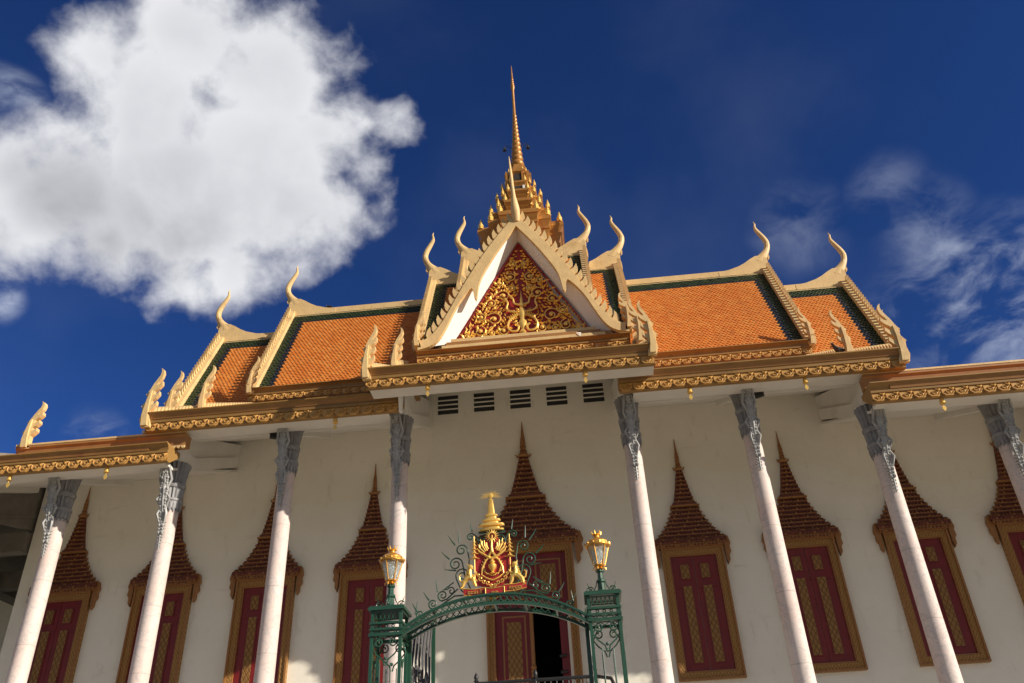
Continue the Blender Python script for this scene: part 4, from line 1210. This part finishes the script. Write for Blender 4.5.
def lantern(cx):
    cy = G0 + PWD / 2; z = 4.545; o = (cx, cy, z)
    b = MB()
    b.lathe((cx, cy, z), [(0.025, -0.01), (0.045, 0.005), (0.028, 0.02), (0.055, 0.035), (0.065, 0.045), (0.062, 0.055)], 12)
    b.lathe((cx, cy, z), [(0.125, 0.268), (0.150, 0.275), (0.152, 0.292), (0.135, 0.302), (0.130, 0.325), (0.10, 0.352), (0.055, 0.370), (0.038, 0.385), (0.034, 0.405), (0.052, 0.418), (0.040, 0.432), (0.02, 0.44)], 24)
    for k in range(6):                               # bars between the panes, collar crown and top crown
        a = 2 * PI * k / 6 + 0.2
        b.tube([(cx + 0.066 * math.cos(a), cy + 0.066 * math.sin(a), z + 0.05), (cx + 0.128 * math.cos(a), cy + 0.128 * math.sin(a), z + 0.272)], 0.008, 5)
        b.tube([(cx + 0.148 * math.cos(a), cy + 0.148 * math.sin(a), z + 0.29), (cx + 0.152 * math.cos(a), cy + 0.152 * math.sin(a), z + 0.315)], [0.016, 0.004], 5)
        a2 = a + PI / 6
        b.tube([(cx + 0.145 * math.cos(a2), cy + 0.145 * math.sin(a2), z + 0.29), (cx + 0.15 * math.cos(a2), cy + 0.15 * math.sin(a2), z + 0.31)], [0.015, 0.008], 5)
        b.tube([(cx + 0.045 * math.cos(a), cy + 0.045 * math.sin(a), z + 0.42), (cx + 0.06 * math.cos(a), cy + 0.06 * math.sin(a), z + 0.462)], [0.012, 0.004], 5)
        b.tube([(cx + 0.05 * math.cos(a), cy + 0.05 * math.sin(a), z + 0.03), (cx + 0.075 * math.cos(a), cy + 0.075 * math.sin(a), z + 0.015), (cx + 0.07 * math.cos(a), cy + 0.07 * math.sin(a), z - 0.005)], 0.007, 5)
    L = b.build('lantern', 'amber', G, loc=o, smooth=True, angle=35)
    b = MB(); n = 6                                  # six flat panes, each a thin sheet
    for k in range(n):
        a, c = 2 * PI * k / 6 + 0.2, 2 * PI * (k + 1) / 6 + 0.2
        lo = [(cx + r * math.cos(q), cy + r * math.sin(q), z + 0.056) for r in (0.062, 0.059) for q in (a + 0.06, c - 0.06)]
        hi = [(cx + r * math.cos(q), cy + r * math.sin(q), z + 0.268) for r in (0.124, 0.121) for q in (a + 0.04, c - 0.04)]
        b.add(lo + hi, [(0, 1, 5, 4), (2, 6, 7, 3), (0, 2, 3, 1), (4, 5, 7, 6), (0, 4, 6, 2), (1, 3, 7, 5)])
    b.build('glass', 'glass', L, loc=o)
    b = MB()
    b.lathe((cx, cy, z), [(0.018, 0.06), (0.02, 0.10), (0.05, 0.13), (0.062, 0.17), (0.055, 0.21), (0.03, 0.24), (0.01, 0.25)], 12)
    b.build('bulb', 'bulb', L, loc=o, smooth=True)
    return L

p0 = post(XL); copy_tree(p0, G, (XR - XL, 0, 0))
l0 = lantern(XL); copy_tree(l0, G, (XR - XL, 0, 0))

# arch: twin curved ribs at front and back, wavy bars between
AL, AR = XL + PWD / 2, XR - PWD / 2
AC = (AL + AR) / 2
def arc(x, zc, ze):
    q = (x - AC) / (AR - AL) * 2
    return zc - (zc - ze) * (0.72 * q * q + 0.28 * abs(q) ** 3)
b = MB(); N = 36
xs = [AL + (AR - AL) * k / N for k in range(N + 1)]
for yy in (G0 + 0.02, G0 + PWD - 0.02):
    for zc, ze, w, h in ((4.305, 3.985, 0.036, 0.022), (4.288, 3.968, 0.024, 0.008), (4.205, 3.925, 0.028, 0.022), (4.190, 3.910, 0.04, 0.009)):
        for k in range(N):
            b.beam((xs[k], yy, arc(xs[k], zc, ze)), (xs[k + 1], yy, arc(xs[k + 1], zc, ze)), w, h)
for zc, ze in ((4.29, 3.97), (4.20, 3.92)):
    for k in range(0, N + 1, 6):
        b.box(xs[k] - 0.01, xs[k] + 0.01, G0 + 0.04, G0 + PWD - 0.04, arc(xs[k], zc, ze) - 0.01, arc(xs[k], zc, ze) + 0.01)
arch = b.build('arch', 'greenpaint', G, loc=(AC, G0, 3.9))
b = MB()
for yy in (G0 + 0.02, G0 + PWD - 0.02):
    for ph in (0, PI):
        P = []
        for k in range(181):
            x = AL + 0.02 + (AR - AL - 0.04) * k / 180
            m_ = (arc(x, 4.305, 3.985) + arc(x, 4.205, 3.925)) / 2; a = (arc(x, 4.305, 3.985) - arc(x, 4.205, 3.925)) / 2 - 0.012
            P.append((x, yy, m_ + a * math.sin(k / 180 * 2 * PI * 14 + ph)))
        b.tube(P, 0.006, 4)
for k in range(30):                                   # hatch bars across the top of the arch
    x = AL + 0.03 + (AR - AL - 0.06) * k / 29; x2 = min(AR - 0.01, x + 0.07)
    b.beam((x, G0 + 0.03, arc(x, 4.292, 3.972)), (x2, G0 + PWD - 0.03, arc(x2, 4.292, 3.972)), 0.006, 0.006)
b.build('arch_lattice', 'greenpaint', arch, loc=(AC, G0, 3.9))
# forged volutes that climb from the posts to the coat of arms
b = MB(); EX = 0.405; gy = G0 + PWD / 2
def curl(b, pts, cx, cz, r, a0, turns, d, s, th=0.0085):
    sp_ = spiral(cx, cz, r, a0, turns, 18, 0, 0.18, d)
    P = [(EX + s * p[0], gy, p[1]) for p in pts] + [(EX + s * q[0], gy, q[2]) for q in sp_]
    b.tube(P, th, 6)
for s in (-1, 1):
    curl(b, [(0.30, 4.34), (0.38, 4.42), (0.44, 4.56)], 0.36, 4.60, 0.085, 0.0, 1.5, 1, s)
    curl(b, [(0.24, 4.36), (0.33, 4.56), (0.36, 4.72)], 0.445, 4.735, 0.085, PI, 1.6, -1, s)
    curl(b, [(0.30, 4.60), (0.28, 4.78), (0.30, 4.88)], 0.375, 4.90, 0.075, PI, 1.5, -1, s)
    curl(b, [(0.20, 4.75), (0.17, 4.92), (0.15, 5.02)], 0.09, 5.01, 0.06, 0.0, 1.3, 1, s)
    curl(b, [(0.16, 4.98), (0.19, 5.06), (0.24, 5.10)], 0.26, 5.055, 0.045, PI / 2, 1.2, -1, s)
    curl(b, [(0.42, 4.44), (0.55, 4.33), (0.62, 4.31)], 0.60, 4.375, 0.065, -PI / 2, 1.5, 1, s)
    curl(b, [(0.34, 4.36), (0.46, 4.36), (0.56, 4.30), (0.68, 4.23)], 0.715, 4.285, 0.058, -PI / 2, 1.5, 1, s)
    curl(b, [(0.62, 4.26), (0.74, 4.19), (0.82, 4.13)], 0.865, 4.175, 0.05, -PI / 2, 1.4, 1, s)
    curl(b, [(0.47, 4.52), (0.56, 4.46), (0.60, 4.44)], 0.50, 4.42, 0.05, 0.5, 1.2, 1, s, 0.008)
    for x, z, dx, dz in ((0.52, 4.80, 0.10, 0.10), (0.45, 4.97, 0.09, 0.13), (0.40, 5.00, 0.01, 0.15), (0.66, 4.42, 0.02, 0.15), (0.76, 4.33, 0.07, 0.10), (0.90, 4.21, 0.06, 0.10), (0.44, 4.66, 0.14, 0.02), (0.24, 5.12, 0.02, 0.12), (0.92, 4.18, -0.02, 0.15)):
        b.tube([(EX + s * x, gy, z), (EX + s * (x + dx * 0.5), gy, z + dz * 0.45), (EX + s * (x + dx), gy, z + dz)], [0.010, 0.008, 0.003], 5)
b.tube([(EX, gy, 4.30), (EX, gy, 5.13)], 0.02, 6)
b.box(EX - 0.16, EX + 0.16, gy - 0.012, gy + 0.012, 5.085, 5.115)
b.build('arch_scrollwork', 'greenpaint', arch, loc=(AC, G0, 3.9), smooth=True)

# coat of arms: red board cut to shape with raised gilded work
def em(x, y):
    return (EX + (x - 268) * 0.00238, 4.262 + (620 - y) * 0.00225)
ey = G0 + 0.10
b = MB()
b.prism([em(*p) for p in [(188, 330), (214, 318), (235, 322), (240, 290), (268, 262), (302, 290), (306, 322), (330, 318), (362, 330), (366, 500), (350, 540), (268, 560), (190, 540), (184, 500)]], 'y', ey, ey + 0.03)
b.prism([em(*p) for p in [(124, 556), (180, 562), (236, 556), (238, 592), (180, 597), (126, 590)]], 'y', ey - 0.025, ey + 0.005)
b.prism([em(*p) for p in [(324, 548), (380, 548), (434, 536), (434, 572), (380, 582), (324, 584)]], 'y', ey - 0.025, ey + 0.005)
b.prism([em(*p) for p in [(234, 562), (268, 566), (326, 560), (326, 602), (290, 614), (272, 622), (254, 614), (234, 604)]], 'y', ey - 0.05, ey - 0.026)
arms = b.build('coat_of_arms', 'emblemred', G, loc=(EX, G0, 4.26))
b = MB(); gz = ey - 0.015
def gt(pts, r, y=gz):
    b.tube([(em(*p)[0], y, em(*p)[1]) for p in pts], [q * 0.0016 for q in r] if isinstance(r, (list, tuple)) else r * 0.0016, 6)
def gb(x, y, r, sq=(1, 0.7, 1), yy=gz):
    q = em(x, y); b.ball((q[0], yy, q[1]), r * 0.0022, sq=sq)
for a in range(16):                                   # rayed sun
    q = 2 * PI * a / 16
    gt([(272 + 16 * math.cos(q), 284 + 16 * math.sin(q)), (272 + 36 * math.cos(q), 284 + 36 * math.sin(q))], [6, 1.5])
gt([(272 + 18 * math.cos(2 * PI * k / 14), 284 + 18 * math.sin(2 * PI * k / 14)) for k in range(15)], 5)
gt([(272, 286), (270, 300)], [8, 5]); gb(272, 284, 6)
gt([(270, 305), (268, 340), (270, 375)], [5, 9, 12])
gt([(250, 400), (268, 368), (290, 400)], [10, 16, 10])
gt([(212, 368), (240, 392), (268, 408), (300, 392), (330, 366)], [6, 10, 13, 10, 6])
for s in (-1, 1):
    X = lambda x: 270 + s * (270 - x)
    # tiered parasols
    gt([(X(181), 280), (X(182), 520)], 3.2)
    for k, (y, w) in enumerate(((312, 9), (332, 13), (352, 17), (374, 21), (400, 25))):
        gt([(X(181), y - 18), (X(181), y)], [2, w]); gt([(X(181 - w), y + 2), (X(181), y - 2), (X(181 + w), y + 2)], 4)
    # flame leaves fanning out at the top of the shield
    for x0, y0, x1, y1 in ((232, 372, 200, 325), (238, 366, 214, 300), (246, 364, 232, 305), (226, 384, 196, 345), (252, 356, 244, 318), (214, 356, 210, 322), (224, 340, 222, 308)):
        gt([(X(x0), y0), (X((x0 + x1) / 2 - 6), (y0 + y1) / 2), (X(x1), y1)], [6, 8, 2])
    # sheath and lance, shield rim
    gt([(X(262), 395), (X(238), 415), (X(220), 455), (X(216), 488)], [7, 8, 7, 4])
    gt([(X(214), 488), (X(236), 506), (X(262), 518), (X(270), 520)], [5, 6, 6, 6])
    # laurel inside the shield
    for k in range(7):
        a = PI / 2 + 0.25 + k * 0.36
        cx_, cy_ = 270 - 46 * math.sin(a - PI / 2) , 452 + 44 * math.cos(a - PI / 2)
        gt([(X(cx_), cy_), (X(cx_ - 9), cy_ - 13)], [5, 1.5])
    gt([(X(268), 497), (X(238), 482), (X(226), 450), (X(234), 420)], [4, 4, 4, 2])
    # scroll leaves under the shield
    for x, y, r in ((210, 508, 13), (226, 524, 12), (246, 532, 12), (262, 546, 10), (200, 488, 9)):
        sp_ = spiral(0, 0, r, 1.0, 1.1, 8)
        gt([(X(x + q[0]), y + q[2]) for q in sp_], 4.2)
    # rearing lion supporter: body, chest, head, legs, tail
    gt([(X(120), 545), (X(128), 520), (X(150), 500), (X(172), 505), (X(178), 530), (X(186), 548)], [12, 17, 20, 17, 14, 8])
    gt([(X(160), 505), (X(156), 478), (X(158), 455)], [17, 15, 11])
    gb(X(160), 445, 15); gt([(X(160), 448), (X(176), 458)], [9, 5]); gt([(X(152), 440), (X(146), 424)], [6, 2])
    gt([(X(168), 490), (X(186), 484), (X(190), 470)], [9, 7, 5]); gt([(X(168), 505), (X(186), 512), (X(192), 522)], [8, 6, 5])
    gt([(X(126), 528), (X(108), 512), (X(104), 488), (X(114), 478)], [7, 6, 6, 3]); gt([(X(124), 535), (X(112), 552), (X(132), 556)], [11, 9, 6])
    for k in range(4): gb(X(148 - 4 * k), 462 + 12 * k, 7)
    # ribbon edges
gt([(124, 557), (180, 563), (236, 557)], 3, gz - 0.012); gt([(126, 590), (180, 597), (238, 592)], 3, gz - 0.012)
gt([(324, 549), (380, 549), (434, 537)], 3, gz - 0.012); gt([(324, 584), (380, 582), (434, 572)], 3, gz - 0.012)
gt([(234, 563), (268, 567), (326, 561)], 3, gz - 0.037); gt([(234, 604), (254, 614), (272, 622), (290, 614), (326, 602)], 4.5, gz - 0.037)
gt([(234, 563), (234, 604)], 3, gz - 0.037); gt([(326, 561), (326, 602)], 3, gz - 0.037); gb(272, 616, 12, yy=gz - 0.04)
# sword and chalice in the middle of the shield
q = em(270, 0)[0]
b.lathe((q, gz, em(0, 490)[1]), [(0.02, 0), (0.04, 0.01), (0.015, 0.03), (0.03, 0.055), (0.048, 0.08), (0.05, 0.11), (0.035, 0.115), (0.02, 0.13), (0.034, 0.14), (0.03, 0.155), (0.012, 0.17), (0.02, 0.185), (0.004, 0.215)], 10)
b.build('gilded_arms', 'gilt', arms, loc=(EX, G0, 4.26), smooth=True)
def script(text, x, y, size, yy):
    cu = bpy.data.curves.new('motto', 'FONT'); cu.body = text; cu.size = size; cu.align_x = 'CENTER'; cu.extrude = 0.004; cu.resolution_u = 3
    t_ = bpy.data.objects.new('motto', cu); COL.objects.link(t_)
    bpy.context.view_layer.update()
    me = bpy.data.meshes.new_from_object(t_.evaluated_get(bpy.context.evaluated_depsgraph_get()))
    bpy.data.objects.remove(t_)
    me.transform(Matrix.Rotation(PI / 2, 4, 'X'))
    me.materials.clear(); me.materials.append(M['gilt'])
    o = bpy.data.objects.new('motto', me); COL.objects.link(o); o.parent = arms
    p = em(x, y); o.location = Vector((p[0], yy, p[1])) - Vector(WL[arms.name]); WL[o.name] = (p[0], yy, p[1])
    return o
script('ព្រះចៅ', 180, 587, 0.056, ey - 0.031)
script('ក្រុង', 280, 598, 0.056, ey - 0.056)
script('កម្ពុជា', 380, 575, 0.056, ey - 0.031)
# crown above the arms
b = MB()
cz0 = em(0, 242)[1]
def ct(y): return em(0, y)[1]
b.lathe((EX, ey + 0.05, 0), [(0.145, ct(244)), (0.155, ct(236)), (0.10, ct(233)), (0.10, ct(222)), (0.165, ct(219)), (0.15, ct(206)), (0.085, ct(202)), (0.085, ct(194)), (0.118, ct(191)), (0.105, ct(180)), (0.062, ct(176)), (0.062, ct(166)), (0.085, ct(163)), (0.07, ct(153)), (0.045, ct(149)), (0.040, ct(120)), (0.032, ct(95)), (0.024, ct(70)), (0.012, ct(62))], 20)
for k in range(10):
    z = ct(145) + (ct(72) - ct(145)) * k / 9
    b.lathe((EX, ey + 0.05, z), [(0.03, -0.006), (0.052 - 0.002 * k, 0), (0.03, 0.006)], 12)
b.ball((EX, ey + 0.05, ct(46)), 0.035, n=12, k=8)
yc = ey + 0.05
b.v = [(q[0], yc + (q[1] - yc) * 0.3, q[2]) for q in b.v]      # the crown is flattened like the rest of the arms
crown = b.build('crown', 'gilt', arms, loc=(EX, G0, 4.26), smooth=True, angle=14)
b = MB()
for k in range(15):
    a = PI * (-0.12 + 1.24 * k / 14)
    b.tube([(EX + 0.03 * math.cos(a), ey + 0.05, ct(46) + 0.03 * math.sin(a)), (EX + (0.14 if k % 2 else 0.115) * math.cos(a), ey + 0.05, ct(46) + (0.085 if k % 2 else 0.065) * math.sin(a) - 0.01)], [0.005, 0.003], 4)
b.build('rays', 'gilt', crown, loc=(EX, G0, 4.26))

# gate leaves folded back behind the posts
def gate_leaf(x0, y0, x1, y1, ztop0, ztop1):
    b = MB(); n = 12
    def Q(t, z): return (x0 + (x1 - x0) * t, y0 + (y1 - y0) * t, z)
    def top(t): return ztop0 + (ztop1 - ztop0) * (t ** 0.6)
    for t in (0.0, 1.0):
        b.beam(Q(t, 0.06), Q(t, top(t) - (0.10 if t else 0)), 0.045, 0.045, upv=(1, 0, 0))
    for k in range(n):
        t, u = k / n, (k + 1) / n
        e = lambda q: top(q) - 0.12 * max(0, (q - 0.75) / 0.25) ** 2
        b.beam(Q(t, e(t)), Q(u, e(u)), 0.04, 0.03)
    b.beam(Q(0, 0.1), Q(1, 0.1), 0.04, 0.05); b.beam(Q(0, 1.4), Q(1, 1.4), 0.04, 0.05)
    o = (x0, y0, 0)
    L = b.build('gate_leaf', 'greenpaint', G, loc=o)
    b = MB()
    for k in range(1, 7):
        t = k / 7
        b.tube([Q(t, 0.12), Q(t, 2.2), Q(t + 0.03 * math.sin(k), 3.0), Q(t - 0.04, top(t) - 0.45), Q(t + 0.05, top(t) - 0.12)], 0.014, 5)
        for z in (2.6, 3.05, 3.45):
            sp_ = spiral(0, 0, 0.10, k + z, 1.3, 12)
            b.tube([Q(t + q[0] * 0.9, z + 0.15 * (k % 2) + q[2]) for q in sp_], 0.014, 5)
            leafp = Q(t, z + 0.1 * (k % 3))
            b.ball(leafp, 0.045, sq=(0.4, 0.9, 1.6))
    b.build('leaf_scrollwork', 'black', L, loc=o, smooth=True)
    return L
gate_leaf(AL + 0.02, G0 + PWD + 0.02, AL + 0.12, G0 + PWD + 1.0, 4.02, 4.42)
gate_leaf(AR - 0.03, G0 + PWD + 0.02, AR + 0.02, G0 + PWD + 1.0, 4.02, 4.42)

# ------------------------------------------------------------------ railing on the terrace
r = empty('stair_railing', (0.4, -3.0, TZ), 'dark iron railing across the top of the stairs below the temple door', 'railing')
b = MB()
b.tube([(-0.72, -3.0, 4.635), (1.52, -3.0, 4.635)], 0.032, 8)
b.tube([(1.52, -3.0, 4.635), (1.80, -3.45, 4.50), (1.95, -5.0, 3.75), (1.95, -8.4, 1.6)], 0.032, 8)
b.build('handrail', 'black', r)
for x in (-0.72, 0.4, 1.52):
    b = MB(); b.lathe((x, -3.0, TZ), [(0.05, 0), (0.04, 0.06), (0.03, 0.1), (0.03, 0.96), (0.055, 0.97), (0.03, 1.0), (0.045, 1.04), (0.035, 1.08), (0.005, 1.13)], 10)
    b.build('railing_post', 'black', r, smooth=True)
b = MB()
for k in range(20):
    x = -0.66 + k * 0.112
    b.tube([(x, -3.0, TZ + 0.05), (x, -3.0, 4.61)], 0.011, 5)
b.tube([(-0.7, -3.0, TZ + 0.12), (1.5, -3.0, TZ + 0.12)], 0.02, 6)
b.build('baluster_row', 'black', r)

# ------------------------------------------------------------------ bells under the eaves
bb = MB()
bb.tube([(0, 0, 0), (0, 0, -0.10)], 0.012, 5)
bb.lathe((0, 0, -0.10), [(0.02, 0.02), (0.055, 0.0), (0.075, -0.06), (0.085, -0.13), (0.10, -0.165), (0.06, -0.17)], 12)
bb.tube([(0, 0, -0.25), (0, 0, -0.32)], 0.012, 5)
bb.prism([(0, -0.31), (0.05, -0.36), (0.065, -0.42), (0, -0.50), (-0.065, -0.42), (-0.05, -0.36)], 'y', -0.008, 0.008)
first = None
BELLS = [(-12.87, -1.1, 10.80, 'small gold bell under the lowest left eave, left of the first column'),
         (-10.30, -1.1, 10.80, 'small gold bell under the lowest left eave, between the first and second columns'),
         (-4.46, -1.1, 11.66, 'small gold bell under the left eave, over the gap left of the left gate lantern'),
         (-1.90, -2.1, 11.83, 'small gold bell under the left end of the raised middle eave'),
         (1.94, -2.1, 11.83, 'small gold bell under the right end of the raised middle eave'),
         (4.50, -1.1, 11.66, 'small gold bell under the right eave, just right of the porch column'),
         (7.32, -1.1, 11.66, 'small gold bell near the outer end of the right eave'),
         (10.34, -1.1, 10.80, 'small gold bell under the lowest right eave beside the rightmost column')]
for x, y, z, lab in BELLS:
    if first is None:
        first = bb.build('bell', 'gilt', None, loc=(0, 0, 0), smooth=True, angle=50); o = first
    else:
        o = first.copy(); COL.objects.link(o)
    o.location = (x, y, z); o.scale = (0.72, 0.72, 0.85)
    tag(o, lab, 'bell', 'gold bells hanging under the eaves')

# ------------------------------------------------------------------ floodlights beside the capitals
def flood(x, y, z, turn, lab):
    f = empty('floodlight', (x, y, z), lab, 'floodlight', 'black floodlights by the capitals')
    ca, sa = math.cos(turn), math.sin(turn)
    def Rm_(b):
        b.v = [(x + (p[0] - x) * ca - (p[1] - y) * sa, y + (p[0] - x) * sa + (p[1] - y) * ca, p[2]) for p in b.v]; return b
    b = MB(); b.box(x - 0.14, x + 0.14, y - 0.10, y + 0.04, z - 0.12, z + 0.12)
    for k in range(5): b.box(x - 0.12 + 0.055 * k, x - 0.10 + 0.055 * k, y + 0.043, y + 0.10, z - 0.10, z + 0.10)
    b.box(x - 0.155, x + 0.155, y - 0.125, y - 0.103, z - 0.135, z + 0.135); Rm_(b).build('housing', 'black', f)
    b = MB(); b.box(x - 0.17, x - 0.158, y - 0.02, y + 0.02, z - 0.02, z + 0.2); b.box(x + 0.158, x + 0.17, y - 0.02, y + 0.02, z - 0.02, z + 0.2); b.box(x - 0.17, x + 0.17, y - 0.02, y + 0.02, z + 0.202, z + 0.215)
    Rm_(b).build('yoke', 'black', f)
flood(-6.36, -0.2, 11.72, 0.5, 'black floodlight left of the capital of the third column from the left')
flood(4.98 + 1.4, -0.1, 11.80, -0.5, 'black floodlight right of the capital of the second column right of the gate')

# ------------------------------------------------------------------ birds on the roof
def bird(x, y, z, a, m, lab, s=1.0):
    b = MB(); ca, sa = math.cos(a), math.sin(a)
    st = [(-0.24, 0.05, 0.012), (-0.12, 0.07, 0.035), (-0.05, 0.09, 0.06), (0.03, 0.115, 0.068), (0.09, 0.15, 0.05), (0.115, 0.20, 0.034), (0.13, 0.235, 0.036), (0.155, 0.24, 0.028), (0.175, 0.232, 0.008), (0.20, 0.225, 0.003)]
    rings = []
    for u, v, r in st:
        rings.append([(x + s * (u * ca - r * math.cos(q) * sa), y + s * (u * sa + r * math.cos(q) * ca), z + s * (v + r * math.sin(q) * 1.05)) for q in [2 * PI * k / 10 for k in range(10)]])
    b.loft(rings)
    for sd in (-1, 1):
        b.tube([(x + s * (0.02 * ca - sd * 0.025 * sa), y + s * (0.02 * sa + sd * 0.025 * ca), z + s * 0.07), (x + s * (0.03 * ca - sd * 0.025 * sa), y + s * (0.03 * sa + sd * 0.025 * ca), z)], 0.006 * s, 4)
        b.tube([(x + s * (u * ca - sd * w * sa), y + s * (u * sa + sd * w * ca), z + s * v) for u, v, w in ((0.07, 0.13, 0.05), (-0.03, 0.11, 0.066), (-0.14, 0.08, 0.045), (-0.2, 0.06, 0.02))], [0.012 * s, 0.03 * s, 0.02 * s, 0.004 * s], 6)
    o = b.build('bird', m, None, loc=(x, y, z), smooth=True)
    tag(o, lab, 'bird')
bird(9.10, 0.96, 13.36, 3.6, 'pigeon', 'dark pigeon perched on the right eave below the outer roof', 1.25)
bird(1.95, 0.44, 14.34, 1.2, 'dove', 'white dove on the ledge at the right foot of the pediment', 0.85)
bird(-7.85, 7.35, 21.17, 2.6, 'pigeon', 'small dark bird on the ridge of the main roof, right of its left horn', 1.0)
bird(-2.88, -0.7, 12.36, 3.9, 'pigeon', 'dark pigeon at the inner end of the left eave, above the porch column', 1.25)
